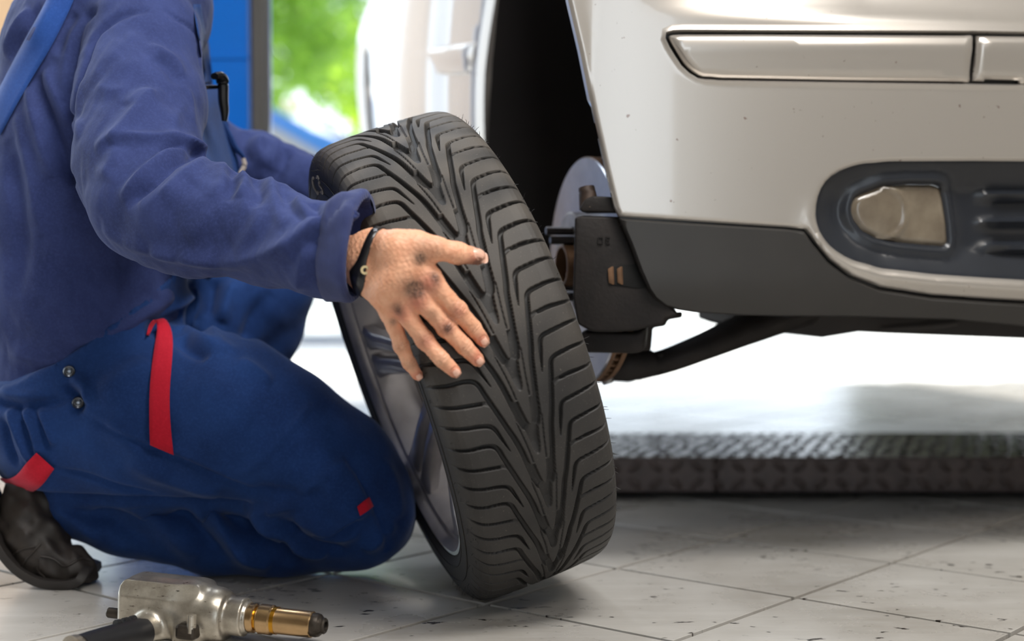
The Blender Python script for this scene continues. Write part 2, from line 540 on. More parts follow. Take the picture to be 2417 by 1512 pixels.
PLASTER = simple('warm_plaster', srgb(228, 190, 150), 0.85, var=0.08, scale=3, bump=0.2, bscale=60)
CREAM = simple('cream_paint', srgb(150, 140, 126), 0.8, var=0.06, scale=2)
CEIL = simple('ceiling_paint', srgb(150, 146, 138), 0.85, var=0.05, scale=2)
def walls():
    def holed(name, boxes, mat):
        bm = bmesh.new()
        for lo, hi in boxes: add_box(bm, (Vector(lo) + Vector(hi)) / 2, Vector(hi) - Vector(lo))
        return structure(bm_obj(name, bm, mat))
    holed('wall_back', [((-2.3, 5.65, -0.1), (-1.88, 5.85, 3.6)), ((-4.2, 5.65, 3.0), (-2.3, 5.85, 3.6)), ((3.6, 5.65, -0.1), (5.2, 5.85, 3.6)), ((-1.88, 5.65, 3.0), (3.6, 5.85, 3.6))], PLASTER)
    holed('wall_left', [((-4.2, -3.6, -0.1), (-4.0, 1.4, 3.6)), ((-4.2, 5.5, -0.1), (-4.0, 5.65, 3.6)), ((-4.2, 1.4, 2.9), (-4.0, 5.5, 3.6))], CREAM)
    holed('wall_right', [((5.0, -3.6, -0.1), (5.2, 5.65, 3.6))], CREAM)
    holed('wall_front', [((-4.0, -3.6, -0.1), (0.5, -3.4, 3.6)), ((2.2, -3.6, -0.1), (5.0, -3.4, 3.6)), ((0.5, -3.6, 2.5), (2.2, -3.4, 3.6))], CREAM)
    holed('ceiling', [((-4.2, -3.6, 3.6), (5.2, 5.85, 3.75))], CEIL)
walls()
CONC = simple('sunlit_concrete', srgb(222, 220, 214), 0.8, var=0.06, scale=0.8)
structure(box_obj('ground_outside', (-40, 5.85, -0.2), (40, 70, -0.02), CONC))
structure(box_obj('ground_yard_side', (-40, -3.6, -0.2), (-4.2, 5.85, -0.02), CONC))
structure(box_obj('ground_yard_front', (-40, -40, -0.2), (40, -3.6, -0.02), CONC))

# ------------------------------------------------------------------ blue column beside the opening
def blue_column():
    x1 = P(598, 100, 3.0)[0]; x0 = x1 - 0.30; xe = P(622, 100, 3.0)[0]
    t = thing('lift_column', 'tall blue sheet-metal column with a dark edge strip behind the kneeling mechanic', 'column', (x0 + 0.16, 3.12, 0))
    blue = simple('blue_gloss_paint', srgb(0, 98, 192), 0.32, var=0.05, scale=4, coat=0.3)
    dark = simple('shaded_rubber_strip', srgb(72, 70, 68), 0.7, var=0.1, scale=9)  # rubber edge; the shadow on the column's side is mixed into this grey
    bm = bmesh.new(); add_box(bm, ((x0 + x1) / 2, 3.12, 1.35), (x1 - x0, 0.24, 2.5), bevel=0.012, seg=3); bm_obj('shaft', bm, blue, t)
    bm = bmesh.new()
    z0 = P(500, 133, 3.0)[2]
    for z in (z0, z0 + 0.95): add_box(bm, ((x0 + x1) / 2, 2.999, z), (x1 - x0 - 0.02, 0.004, 0.012), bevel=0.001)
    bm_obj('seam', bm, blue, t)
    bm = bmesh.new(); add_box(bm, ((x1 + xe) / 2, 3.03, 1.35), (xe - x1, 0.10, 2.46), bevel=0.004); bm_obj('edge_strip', bm, dark, t, label='dark grey edge strip')
    bm = bmesh.new(); add_box(bm, ((x0 + x1) / 2, 3.12, 0.05), (0.40, 0.40, 0.10), bevel=0.006); bm_obj('base_plate', bm, blue, t)
    bm = bmesh.new(); add_box(bm, ((x0 + x1) / 2, 3.12, 2.66), (0.34, 0.28, 0.12), bevel=0.006); bm_obj('top_cap', bm, dark, t)
blue_column()

# ------------------------------------------------------------------ lift platform of chequer plate
def lift_platform():
    x0 = P(790, 1075, 2.80)[0]; x1 = 2.4; y0, y1, zb, zt = 2.80, 3.21, 0.016, 0.084
    t = thing('lift_platform', 'low dark chequer-plate lift platform lying on the tiles under the car', 'lift platform', ((x0 + x1) / 2, 3.0, 0))
    st = simple('chequer_steel', srgb(110, 104, 102), 0.24, metal=0.85, var=0.3, scale=14, bump=0.15, bscale=90)
    sd = simple('chequer_steel_side', srgb(78, 66, 62), 0.45, metal=0.3, var=0.25, scale=20, bump=0.2, bscale=80)
    xs = P(1690, 1085, 2.80)[0]
    for a, b in ((x0, xs - 0.001), (xs + 0.001, x1)):
        bm = bmesh.new(); add_box(bm, ((a + b) / 2, (y0 + y1) / 2, (zb + zt) / 2), (b - a, y1 - y0, zt - zb), bevel=0.004)
        bm_obj('plate', bm, sd, t)
    V, F = [], []
    def lug(c, u, w, nrm, L, W, H):
        k = len(V)
        for i in range(8):
            a = i / 8 * 2 * math.pi; V.append(tuple(c + u * L * math.cos(a) + w * W * math.sin(a) + nrm * 0.0))
        for i in range(8):
            a = i / 8 * 2 * math.pi; V.append(tuple(c + u * L * 0.7 * math.cos(a) + w * W * 0.5 * math.sin(a) + nrm * H))
        F.extend([(k + i, k + (i + 1) % 8, k + 8 + (i + 1) % 8, k + 8 + i) for i in range(8)]); F.append(tuple(k + 8 + i for i in range(8)))
    X, Y, Z = np.eye(3)
    pit = 0.030; r2 = math.sqrt(0.5)
    for i in range(int((x1 - x0) / pit)):
        for j in range(int((y1 - y0) / pit)):
            s = 1 if (i + j) % 2 else -1
            an_ = s * .78 + RNG.normal() * .12; u = X * math.cos(an_) + Y * math.sin(an_); w = Y * math.cos(an_) - X * math.sin(an_)
            lug(np.array([x0 + (i + 0.5 + .35 * (j % 3) + .3 * RNG.random()) * pit, y0 + (j + 0.5 + .5 * (i % 2) * (j < int((y1 - y0) / pit) - 1)) * pit, zt - 0.0005]), u, w, Z, 0.0135, 0.005, 0.0032)
    o = mesh_obj('tread_lug', V, F, st, t, smooth=True); o['kind'] = 'stuff'; o['label'] = 'raised shiny tread lugs on top'
    bm = bmesh.new(); add_box(bm, ((x0 + x1) / 2, (y0 + y1) / 2, zt), (x1 - x0 - 0.01, y1 - y0 - 0.01, 0.002)); bm_obj('top_skin', bm, st, t)
    V, F = [], []
    for i in range(int((x1 - x0) / 0.04)):
        s = 1 if i % 2 else -1
        for z in (0.034, 0.066):
            s2 = s if z < 0.05 else -s
            lug(np.array([x0 + (i + 0.5) * 0.04, y0 + 0.0005, z]), (X + s2 * Z * 0.8) * 0.8, (Z - s2 * X * .8) * 0.8, -Y, 0.017, 0.008, 0.0035)
    o = mesh_obj('side_lug', V, F, sd, t, smooth=True); o['kind'] = 'stuff'
    gap_shade_m = simple('gap_shade_black', (0.01, 0.01, 0.01), 0.8)
    bm = bmesh.new(); add_box(bm, ((x0 + x1) / 2, 3.02, 0.010), (x1 - x0 - 0.06, 0.30, 0.020)); bm_obj('gap_shade_block', bm, gap_shade_m, t)  # black block put in as the shade of the gap under the platform
lift_platform()
# ------------------------------------------------------------------ the wheel being carried to the hub
WA = np.array([-0.91436592, -0.24187084, -0.32470518]); WA /= np.linalg.norm(WA)     # axle, towards the outer face
WV = np.array([0, 0, 1.0]) - WA * WA[2]; WV /= np.linalg.norm(WV)
WN = np.cross(WV, WA); WN = WN if WN[1] < 0 else -WN
WC = np.array([-0.07436, 2.00277, 0.33428]) + 0.0065 * (-1) * (-WA)
WR = 0.328
PITCHES, T_PH = 25, 0.51437
def on_tyre(s_mm, p, r=WR):
    th = T_PH + p * 2 * math.pi / PITCHES
    return WC - WA * s_mm / 1000 + r * (math.cos(th) * WV + math.sin(th) * WN)
def hit_tyre(px, py, r=WR - 0.001):
    d = ray(px, py); o = CAMP - WC
    A = d - WA * (d @ WA); B = o - WA * (o @ WA)
    disc = (A @ B) ** 2 - (A @ A) * (B @ B - r * r)
    if disc < 0: return None
    return CAMP + d * ((-(A @ B) - math.sqrt(disc)) / (A @ A))
def tread_depth(S, Q):
    """groove depth in mm over axial S (mm) and pitch phase Q in [0,1): V-shaped directional grooves"""
    PL = 2 * math.pi * WR * 1000 / PITCHES
    dep = np.zeros_like(S)
    def cut(d, depth, wall=0.9):           # d: signed distance inside the groove, mm
        nonlocal dep
        t = np.clip((d + wall * 0.5) / wall, 0, 1); dep = np.maximum(dep, depth * t * t * (3 - 2 * t))
    def line(pts, hw, depth, taper=None, ramp=None):
        pts = np.asarray(pts, float)
        hw = np.interp(np.linspace(0, 1, len(pts)), np.linspace(0, 1, len(hw)), hw)
        p2 = spline(pts, 5 * len(pts)); hws = np.interp(np.linspace(0, len(pts) - 1, len(p2)), np.arange(len(pts)), hw)
        dpt = np.full(len(p2), depth) if ramp is None else np.interp(np.linspace(0, 1, len(p2)), np.linspace(0, 1, len(ramp)), ramp)
        for w in (-1, 0, 1, 2, 3):
            y = (Q + w) * PL
            for i in range(len(p2) - 1):
                a = np.array([p2[i][0], p2[i][1] * PL]); b = np.array([p2[i + 1][0], p2[i + 1][1] * PL])
                if y.max() < min(a[1], b[1]) - 8 or y.min() > max(a[1], b[1]) + 8: continue
                ab = b - a; L = max(ab @ ab, 1e-9)
                t = np.clip(((S - a[0]) * ab[0] + (y - a[1]) * ab[1]) / L, 0, 1)
                d = np.hypot(S - a[0] - t * ab[0], y - a[1] - t * ab[1])
                cut(hws[i] + t * (hws[i + 1] - hws[i]) - d, dpt[i])
    MR = [(97, .15), (85, .14), (74, .14), (62, .155), (53, .17), (47.5, .20), (44.5, .26), (41, .4), (37, .56), (28.5, .93), (24, 1.1), (20, 1.34), (15.5, 1.62), (12.5, 1.86), (8, 2.0)]
    ML = [(-97, .0), (-92.5, .01), (-78, .05), (-61.7, .07), (-51, .11), (-45.5, .19), (-41.7, .36), (-35, .64), (-28, .93), (-23, 1.13), (-19, 1.34), (-15.5, 1.6), (-12, 1.84), (-8, 2.0)]
    W1 = [1.3, 2.1, 2.6, 2.6, 2.6, 2.8, 3.0, 3.1, 3.1, 3.3]
    for c in (MR, ML): line(c, W1, 8.0)
    SR = [(97, .79), (84.5, .79), (72, .80), (57, .82), (46.5, .84), (41.3, .90), (38, 1.03), (35.3, 1.15), (31.4, 1.33)]
    SL = [(-97, .64), (-92.6, .66), (-75.8, .72), (-59.3, .76), (-47.7, .81), (-42.3, .89), (-38, 1.05), (-32.3, 1.27)]
    for c in (SR, SL): line(c, [1.2, 2.0, 2.5, 2.5, 2.3, 1.7, 0.2], 7.5)
    line([(97, .49), (84, .49), (65, .48), (52, .495)], [1.2, 2.1, 2.4, 2.3], 7.5)
    line([(54, .495), (46, .50), (40, .53)], [2.2, 2.2, 2.6], 2.6)
    line([(-97, .31), (-92, .33), (-81, .38), (-61, .43), (-50, .455)], [1.2, 2.0, 2.4, 2.3], 7.5)
    line([(-52, .45), (-46, .462), (-40, .50)], [2.2, 2.2, 2.6], 2.6)
    for sg in (1, -1): line([(sg * 16, .90), (sg * 14.3, 1.03), (sg * 11, 1.29), (sg * 8.4, 1.57)], [0.6, 0.65, 0.65], 3.0)
    A = np.abs(S)
    wedge = np.interp(Q, [0, .50, .55, .65, .78, .90, .96, 1.0], [0, 8, 7.6, 7.0, 5.2, 3.4, 2.3, 0])
    cav = np.interp(Q, [0, .12, .22, .35, .43, .47, .48, .86, .88, .89, 1.0], [9.0, 7.2, 5.8, 4.5, 3.0, 1.0, 0, 0, 4, 10.3, 9.0])
    cut(np.where(Q < .47, np.minimum(cav - A, (.475 - Q) * PL), -9), 7.0, 1.0)
    tipd = np.where((Q > .5), A - wedge, -9)
    cut(np.where(Q > .6, np.minimum(np.minimum(tipd, 15.5 - A), (Q - .60) * PL), -9) * np.where(Q < .885, 1, 0) - np.where(Q < .885, 0, 9), 7.5, 1.0)
    cut(np.where(Q > .86, np.minimum(tipd, cav - A), -9), 7.5, 1.0)
    rampz = np.interp(Q, [.28, .47], [7.0, 2.6])
    m = (Q > .28) & (Q < .475) & (A < cav) ; dep[m] = np.minimum(dep[m], rampz[m])
    return dep
def wheel():
    t = thing('wheel_assembly', 'tilted car wheel with black V-grooved tyre held upright in front of the bare hub', 'wheel', tuple(WC * np.array([1, 1, 0])))
    rub = NT('tyre_rubber'); b = rub.b
    nz = rub.noise(9, 6, 0.65); base = rub.ramp(nz, [(0.3, srgb(34, 33, 33)), (0.7, srgb(52, 50, 49))])
    dust = rub.ramp(rub.noise(420, 2, 0.6), [(0.66, (0, 0, 0)), (0.75, (1, 1, 1))])
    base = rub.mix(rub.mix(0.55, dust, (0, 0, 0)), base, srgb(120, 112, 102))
    at = rub.attr('wear_toplight'); base = rub.mix(at.outputs['Fac'], base, srgb(112, 104, 95)); rub.l(base, b.inputs['Base Color'])
    b.inputs['Roughness'].default_value = 0.60; b.inputs['Specular IOR Level'].default_value = 0.40
    rub.bump(rub.noise(900, 2), 0.25, 0.0006)
    # cross-section of the tyre from the inner bead over the tread to the outer bead
    def radius(s):
        a = abs(s)
        return WR - np.interp(a, [0, 40, 70, 80, 86, 91, 95, 98], [0, .0006, .0022, .0042, .0065, .0105, .0160, .0225])
    cols = np.linspace(-98, 98, 229)
    side = [(100.5, .032), (102, .042), (102.4, .05), (101.8, .053), (102.2, .056), (101, .064), (98, .071), (94.5, .0755), (92.5, .079), (90, .0805), (86, .084)]
    vis, hid = 13, PITCHES - 13
    rows = []
    for k in range(PITCHES):
        n = 104 if k < vis else 40
        rows += [((k - 2) + i / n) for i in range(n)]
    rows = np.array(rows)
    Q = np.mod(rows, 1.0)
    SS, QQ = np.meshgrid(cols, Q)
    dep = tread_depth(SS.ravel(), QQ.ravel()).reshape(SS.shape)
    fade = np.interp(np.abs(cols), [88, 97], [1, 0.25]); dep = dep * fade
    rr = np.array([radius(c) for c in cols])[None] - dep / 1000
    th = T_PH + rows * 2 * math.pi / PITCHES
    S_all = np.concatenate([[-s for s, _ in side[::-1]], cols, [s for s, _ in side]])
    R_all = np.concatenate([np.tile([WR - d for _, d in side[::-1]], (len(rows), 1)), rr, np.tile([WR - d for _, d in side], (len(rows), 1))], 1)
    # moulded ribs on the upper sidewall
    rad = np.cos(th)[:, None] * WV + np.sin(th)[:, None] * WN
    V = WC - WA * (S_all / 1000)[None, :, None] + R_all[..., None] * rad[:, None, :]
    nr, nc = R_all.shape
    i, j = np.meshgrid(np.arange(nr), np.arange(nc - 1), indexing='ij')
    i2 = (i + 1) % nr
    F = np.stack([i * nc + j, i * nc + j + 1, i2 * nc + j + 1, i2 * nc + j], -1).reshape(-1, 4)
    o = mesh_obj('tyre', V.reshape(-1, 3), F, rub.m, t)
    o.data.update()
    # dusty block tops, with light from above painted in towards the tyre's crown
    wear_toplight = o.data.attributes.new('wear_toplight', 'FLOAT', 'POINT')
    wn_ = vnoise(V.reshape(-1, 3), 16, 3)
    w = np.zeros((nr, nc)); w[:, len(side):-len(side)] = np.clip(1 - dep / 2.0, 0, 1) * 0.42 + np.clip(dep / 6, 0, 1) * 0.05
    top_light = np.clip(np.cos(th - 0.25), 0, 1)[:, None] * 0.9 + 0.1
    w = (w * top_light).ravel() * np.clip(0.75 + 0.45 * wn_, 0, 1.2)
    wear_toplight.data.foreach_set('value', w.astype(np.float32))
    # rubber vent hairs along both shoulders
    bm = bmesh.new()
    for k in range(150):
        p = random.uniform(-2, 11); sg = random.choice((-1, 1)); s = sg * random.uniform(93, 101)
        r0 = WR - np.interp(abs(s), [93, 98, 101], [.012, .0225, .033])
        a = on_tyre(s, p, r0 - 0.001); d = a - on_tyre(s * 0.93, p, r0 - .012); d /= np.linalg.norm(d)
        d = d + RNG.normal(size=3) * 0.25; L = random.uniform(.003, .008)
        add_tube(bm, [a, a + d * L * 0.6, a + d * L + RNG.normal(size=3) * .001], [.00035, .0003, .00015], seg=4)
    h = bm_obj('vent_spew', bm, rub.m, t); h['kind'] = 'stuff'
    # raised band rings on the outer sidewall
    bm = bmesh.new()
    for s, r, w_ in ((-102.3, WR - .040, .0006), (-102.0, WR - .060, .0007), (-97.5, WR - .0725, .0006)):
        pr = [(-s / 1000 + w_ * math.cos(q), r + w_ * 1.5 * math.sin(q)) for q in np.linspace(0, 2 * math.pi, 6, endpoint=False)]
        add_lathe(bm, pr, WC, WA, seg=120, closed=True)
    bm_obj('sidewall_rib', bm, rub.m, t, smooth=True)
    # chalk writing C 3 on the sidewall
    chalk = simple('chalk', srgb(150, 146, 142), 0.9)
    def stroke(bm, pts2, p0, dr):
        out = []
        for u, w_ in pts2:
            th_ = T_PH + (p0) * 2 * math.pi / PITCHES + u / WR; r = WR - dr + w_
            s = np.interp(WR - r, [d for _, d in side], [q for q, _ in side])
            out.append(WC + WA * (s / 1000 + 0.0006) + r * (math.cos(th_) * WV + math.sin(th_) * WN))
        add_tube(bm, out, 0.0017, seg=5, n=24)
    bm = bmesh.new()
    sc = 0.012
    cc = [(sc * (-.6 * math.cos(a)), sc * .95 * math.sin(a)) for a in np.linspace(-2.3, 2.3, 9)]
    pc_, p3_ = (-0.04 - T_PH) / (2 * math.pi / PITCHES), (0.11 - T_PH) / (2 * math.pi / PITCHES)
    stroke(bm, [(x * 2.2, y) for x, y in cc], pc_, 0.048)
    th3 = [(-.4, .8), (.1, 1.0), (.5, .6), (.1, .1), (.55, -.35), (.15, -.95), (-.45, -.8)]
    stroke(bm, [(x * sc * 2.0, y * sc) for x, y in th3], p3_, 0.048)
    bm_obj('chalk_mark', bm, chalk, t, label='grey chalk code written on the sidewall')
    # alloy rim
    alloy = NT('painted_alloy'); alloy.b.inputs['Metallic'].default_value = 0.6; alloy.b.inputs['Roughness'].default_value = 0.36
    alloy.l(alloy.ramp(alloy.noise(14, 5), [(0.35, srgb(160, 157, 160)), (0.7, srgb(190, 187, 190))]), alloy.b.inputs['Base Color'])
    alloy.b.inputs['Coat Weight'].default_value = 0.4
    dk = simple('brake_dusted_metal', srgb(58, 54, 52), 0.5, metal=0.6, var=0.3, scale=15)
    bm = bmesh.new()
    pr = [(.084, .250), (.0935, .2545), (.0965, .2535), (.0965, .2485), (.092, .2445), (.084, .241), (.070, .238), (.055, .232), (.02, .222), (-.05, .222), (-.075, .234), (-.092, .2525), (-.094, .249), (-.08, .229), (-.05, .2165), (.02, .2165), (.06, .226), (.08, .235)]
    add_lathe(bm, pr, WC, WA, seg=96, closed=True)
    rim = bm_obj('rim', bm, alloy.m, t, smooth=True)
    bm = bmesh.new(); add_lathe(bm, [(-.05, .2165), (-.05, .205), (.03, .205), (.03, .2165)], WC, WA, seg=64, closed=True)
    bm_obj('barrel_inner_ring', bm, dk, t, smooth=True)  # dark metal ring inside the barrel
    # spokes: seven pairs from the hub to the flange
    U1, U2 = WV, WN
    def on_face(r, a, ax): return WC + WA * ax + r * (math.cos(a) * U1 + math.sin(a) * U2)
    for k in range(7):
        a0 = 2 * math.pi * k / 7 + 0.30
        bm = bmesh.new()
        for sg in (-1, 1):
            secs = []
            for r, off, w_, ax, th_ in ((.055, .20, .014, .030, .040), (.10, .15, .013, .046, .030), (.15, .15, .0125, .062, .024), (.20, .165, .014, .074, .020), (.232, .18, .020, .079, .016)):
                a = a0 + sg * off * (.16 / (r + .06))
                tn = -math.sin(a) * U1 + math.cos(a) * U2
                c = on_face(r, a, 0)
                secs.append([bm.verts.new(Vector(c + tn * w_ * x + WA * (ax + th_ * y))) for x, y in ((-1, -1), (-1, -.25), (-.6, 0), (.6, 0), (1, -.25), (1, -1))])
            for A, C in zip(secs[:-1], secs[1:]):
                for i in range(6): bm.faces.new((A[i], A[(i + 1) % 6], C[(i + 1) % 6], C[i]))
            bm.faces.new(secs[0]); bm.faces.new(secs[-1][::-1])
        bm_obj('spoke', bm, alloy.m, t, smooth=True, sharp=50)
    bm = bmesh.new()
    add_lathe(bm, [(-.015, .075), (.028, .075), (.036, .068), (.032, .045), (.026, .034), (-.015, .034)], WC, WA, seg=48, closed=True)
    hub = bm_obj('hub_disc', bm, alloy.m, t, smooth=True)
    bm = bmesh.new(); add_lathe(bm, [(.0, 0), (.0, .033), (.034, .033), (.038, .028), (.039, 0)], WC, WA, seg=32); bm_obj('centre_cap', bm, dk, hub, smooth=True)
    for k in range(5):
        bm = bmesh.new(); a = 2 * math.pi * k / 5
        add_lathe(bm, [(.0385, 0), (.0385, .0065), (.034, .010), (.030, .010)], on_face(.056, a, 0), WA, seg=16); bm_obj('lug_hole', bm, dk, hub)
    bm = bmesh.new(); a = 1.2
    add_tube(bm, [on_face(.236, a, .080), on_face(.222, a, .098)], [.004, .004], seg=8); bm_obj('valve', bm, rub.m, t)
wheel()
# ------------------------------------------------------------------ the lifted car
CU = np.array([math.cos(math.radians(16)), math.sin(math.radians(16)), 0])       # along the bumper, to the right
CW = np.array([-CU[1], CU[0], 0])                                              # along the car, away from the camera
CO = np.array([0.11, 2.03, 0.0])                                                # bumper corner at the wheel arch
def bumper_depth(u, z):
    """how far the bumper skin stands behind the straight line CO + u*CU"""
    u = np.maximum(u, -0.3)
    w = -0.070 * (1 - np.exp(-np.maximum(u, 0) / 0.28)) + 0.10 * np.maximum(u - 0.5, 0) ** 2
    w = w + 0.55 * np.maximum(0.44 - z, 0) ** 1.6 * 2.2                           # valance tucks under
    w = w + 0.65 * np.maximum(z - 0.795, 0) * np.clip((z - 0.795) / 0.03, 0, 1) * np.clip((u - 0.06) / 0.35, 0, 1)  # shelf above the moulding
    return w
def surf_from(depthfn):
    def pos(px, py, it=14):
        d = np.stack([(px - 1208.5) / FPX, np.cos(PITCH) - (py - 756) / FPX * np.sin(PITCH), -np.sin(PITCH) - (py - 756) / FPX * np.cos(PITCH)], 1)
        t = np.full(len(px), 2.1)
        for _ in range(it):
            X = CAMP + d * t[:, None]
            u = (X - CO) @ CU; w = (X - CO) @ CW
            t = t + 0.8 * (depthfn(u, X[:, 2]) - w) / (d @ CW)
        return CAMP + d * t[:, None]
    def surf(p):
        X = pos(p[:, 0], p[:, 1]); e = 1.5
        A = pos(p[:, 0] + e, p[:, 1]) - X; B = pos(p[:, 0], p[:, 1] + e) - X
        N = np.cross(A, B); N /= np.linalg.norm(N, axis=1)[:, None]
        N[(N * (CAMP - X)).sum(1) < 0] *= -1
        return X, N
    return surf
BSURF = surf_from(bumper_depth)
def offset_surf(surf, lift):
    def f(p):
        X, N = surf(p); return X + N * lift, N
    return f
PXM = 2.1 / FPX   # metres per pixel near the bumper
def car():
    t = thing('car', 'silver car raised on the lift with its wheel off, baring the black wheel well', 'car', (0.75, 3.6, 0))
    silver = NT('silver_paint'); b = silver.b
    geo = silver.n('ShaderNodeNewGeometry')
    nz = silver.n('ShaderNodeTexNoise', Scale=85.0, Detail=2.0, Roughness=0.5); silver.l(geo.outputs['Position'], nz.inputs['Vector'])
    n2 = silver.n('ShaderNodeTexNoise', Scale=4.0, Detail=2.0); silver.l(geo.outputs['Position'], n2.inputs['Vector'])
    ad = silver.n('ShaderNodeMath', operation='MULTIPLY_ADD'); silver.l(n2.outputs['Fac'], ad.inputs[0]); ad.inputs[1].default_value = 0.25; silver.l(nz.outputs['Fac'], ad.inputs[2])
    spot = silver.ramp(ad.outputs[0], [(0.86, (0, 0, 0)), (0.90, (0.7,) * 3)])
    silver.l(silver.mix(spot, silver.mix(0.0, srgb(186, 180, 173), srgb(186, 180, 173)), srgb(112, 80, 66)), b.inputs['Base Color'])
    b.inputs['Metallic'].default_value = 0.62; b.inputs['Roughness'].default_value = 0.34
    b.inputs['Coat Weight'].default_value = 0.9; b.inputs['Coat Roughness'].default_value = 0.05
    SILVER = silver.m
    greyp = simple('grey_bumper_plastic', srgb(42, 40, 38), 0.46, var=0.12, scale=9, bump=0.12, bscale=700, bdist=0.0004)
    blk = simple('black_trim_plastic', srgb(36, 39, 45), 0.30, var=0.1, scale=12)
    liner_m = simple('wheel_well_liner', srgb(22, 18, 17), 0.85, var=0.3, scale=7)
    under_m = simple('dirty_underbody', srgb(46, 42, 40), 0.7, var=0.3, scale=9, bump=0.3, bscale=60)
    iron = simple('rusty_black_iron', srgb(30, 25, 23), 0.62, metal=0.35, var=0.4, scale=22, bump=0.5, bscale=160)
    steel = simple('machined_steel', srgb(150, 152, 156), 0.28, metal=0.95, var=0.12, scale=30)
    rust = simple('rusty_edge', srgb(112, 84, 62), 0.55, metal=0.6, var=0.3, scale=40)
    # bumper skin with the fog-lamp pod and moulding seat cut out
    R = 3300
    outer = [(1334, -70), (1343, 0), (1371, 120), (1401, 270), (1430, 400), (1452, 490), (1462, 511), (1560, 517), (1700, 526), (1860, 536), (1905, 541), (1927, 572), (1960, 612), (2010, 650), (2080, 678), (2200, 697), (2330, 706), (2470, 714), (2800, 728), (R, 740), (R, -70)]
    podL = [(2100, 380), (2030, 387), (1975, 407), (1942, 441), (1928, 490), (1935, 540), (1965, 583), (2010, 611), (2080, 632), (2200, 646), (2340, 656), (2470, 664), (2700, 676), (2840, 680), (2880, 640), (2880, 420), (2840, 386), (2700, 382), (2300, 379)]
    mould = [(1612, 75), (1800, 76), (2290, 78), (2420, 80), (3200, 86), (3200, 208), (2420, 198), (2000, 192), (1700, 187), (1650, 182), (1618, 160), (1595, 128), (1575, 92), (1578, 78)]
    pod = resample(podL, 30); pod_s = smooth_loop(pod, 160)
    mol_s = smooth_loop(resample(mould, 24), 220)
    def hb(ed, p):
        h = -0.004 * np.exp(-(ed / 4.0) ** 2)
        inner = edge_dist(p, [pod_s])                              # a rounded lip runs round the pod
        low = np.clip((p[:, 1] - 470) / 120, 0, 1)
        h = h + low * 0.006 * np.exp(-((inner - 20) / 15) ** 2)
        md = edge_dist(p, [mol_s]); h = h + 0.0035 * np.exp(-((md - 5) / 5.0) ** 2) - 0.003 * np.exp(-(md / 3.0) ** 2)
        return h
    panel('bumper', [outer, pod_s, mol_s], BSURF, SILVER, t, hb, step=17, rings=(2, 5, 9, 14, 20, 27, 34), thick=0.010)
    # moulding strips
    def hm(ed, p): return np.minimum(ed, 9) / 9 * 0.006 + 0.006 * np.clip(1 - np.abs((p[:, 1] - 112) / 60), 0, 1)
    m1 = [(1618, 80), (1800, 80), (2297, 83), (2293, 192), (2000, 189), (1702, 183), (1655, 178), (1624, 157), (1601, 126), (1582, 92), (1585, 82)]
    panel('moulding', [smooth_corners(m1)], offset_surf(BSURF, -0.006), SILVER, t, hm, step=16, rings=(2, 5, 9), thick=0.004)
    m2 = [(2307, 84), (2420, 86), (3190, 92), (3190, 203), (2420, 197), (2412, 194), (2412, 188), (2330, 186), (2328, 191), (2303, 190)]
    panel('moulding', [m2], offset_surf(BSURF, -0.006), SILVER, t, hm, step=20, rings=(2, 5, 9), thick=0.004)
    panel('moulding_seat', [smooth_loop(resample([(x, y) for x, y in mould], 24), 160)], offset_surf(BSURF, -0.016), greyp, t, lambda e, p: np.zeros(len(e)), step=30, rings=(), thick=0.003)
    # grey lower bumper
    low = [(1461, 514), (1560, 521), (1700, 530), (1858, 540), (1900, 545), (1921, 575), (1955, 616), (2006, 655), (2078, 684), (2200, 703), (2330, 712), (2470, 720), (2800, 734), (R, 746), (R, 800), (2800, 792), (2417, 772), (2250, 756), (2000, 749), (1836, 748), (1747, 746), (1640, 739), (1602, 733), (1571, 724), (1546, 705), (1531, 683), (1512, 640), (1488, 575)]
    panel('lower_bumper', [low], offset_surf(BSURF, 0.001), greyp, t, lambda e, p: np.minimum(e, 6) / 6 * 0.005 - 0.005, step=17, rings=(2, 4, 6, 10), thick=0.006)
    bk_top = [(x, y - 16) for x, y in ((1468, 514), (1560, 519), (1700, 528), (1860, 539), (1903, 543), (1924, 573), (1958, 613), (2008, 652), (2078, 681), (2200, 700), (2330, 709), (2470, 717), (2800, 731), (R, 743))]
    panel('joint_backing', [bk_top + [(x, y + 34) for x, y in bk_top[::-1]]], offset_surf(BSURF, -0.016), blk, t, lambda e, p: np.zeros(len(e)), step=30, rings=(), thick=0.003)
    # fog-lamp pod: dish with a lamp and three ribs
    podin = smooth_loop(resample(podL, 30), 140)
    def hp(ed, p):
        ed = edge_dist(p, [podin])
        h = -0.004 - 0.030 * np.clip(ed / 70, 0, 1) ** 0.8
        lampd = lamp_dist(p); h = h + 0.012 * np.clip(1 - np.abs(lampd - 10) / 26, 0, 1) * (lampd > -2)
        for y0 in (460, 524, 582):
            yy = y0 + (p[:, 0] - 2360) * 0.01
            g = np.clip((p[:, 0] - 2322) / 60, 0, 1) * np.clip((2800 - p[:, 0]) / 80, 0, 1)
            h = h + g * 0.022 * np.exp(-((p[:, 1] - yy) / 8) ** 2) * np.where(p[:, 1] < yy, 1, 1.0)
        return h
    lamp = [(2062, 452), (2100, 437), (2160, 433), (2222, 434), (2240, 441), (2247, 470), (2256, 530), (2258, 570), (2248, 580), (2200, 577), (2140, 571), (2085, 560), (2052, 542), (2034, 518), (2028, 494), (2033, 472), (2044, 460)]
    lamp_s = smooth_loop(resample(lamp, 14), 80)
    def lamp_dist(p):
        d = edge_dist(p, [lamp_s]); return np.where(in_poly(p, lamp_s), -d, d)
    pd = panel('fog_lamp_pod', [podin, lamp_s], BSURF, blk, t, hp, step=11, rings=(3, 7, 12, 18, 25, 33), thick=0.004)
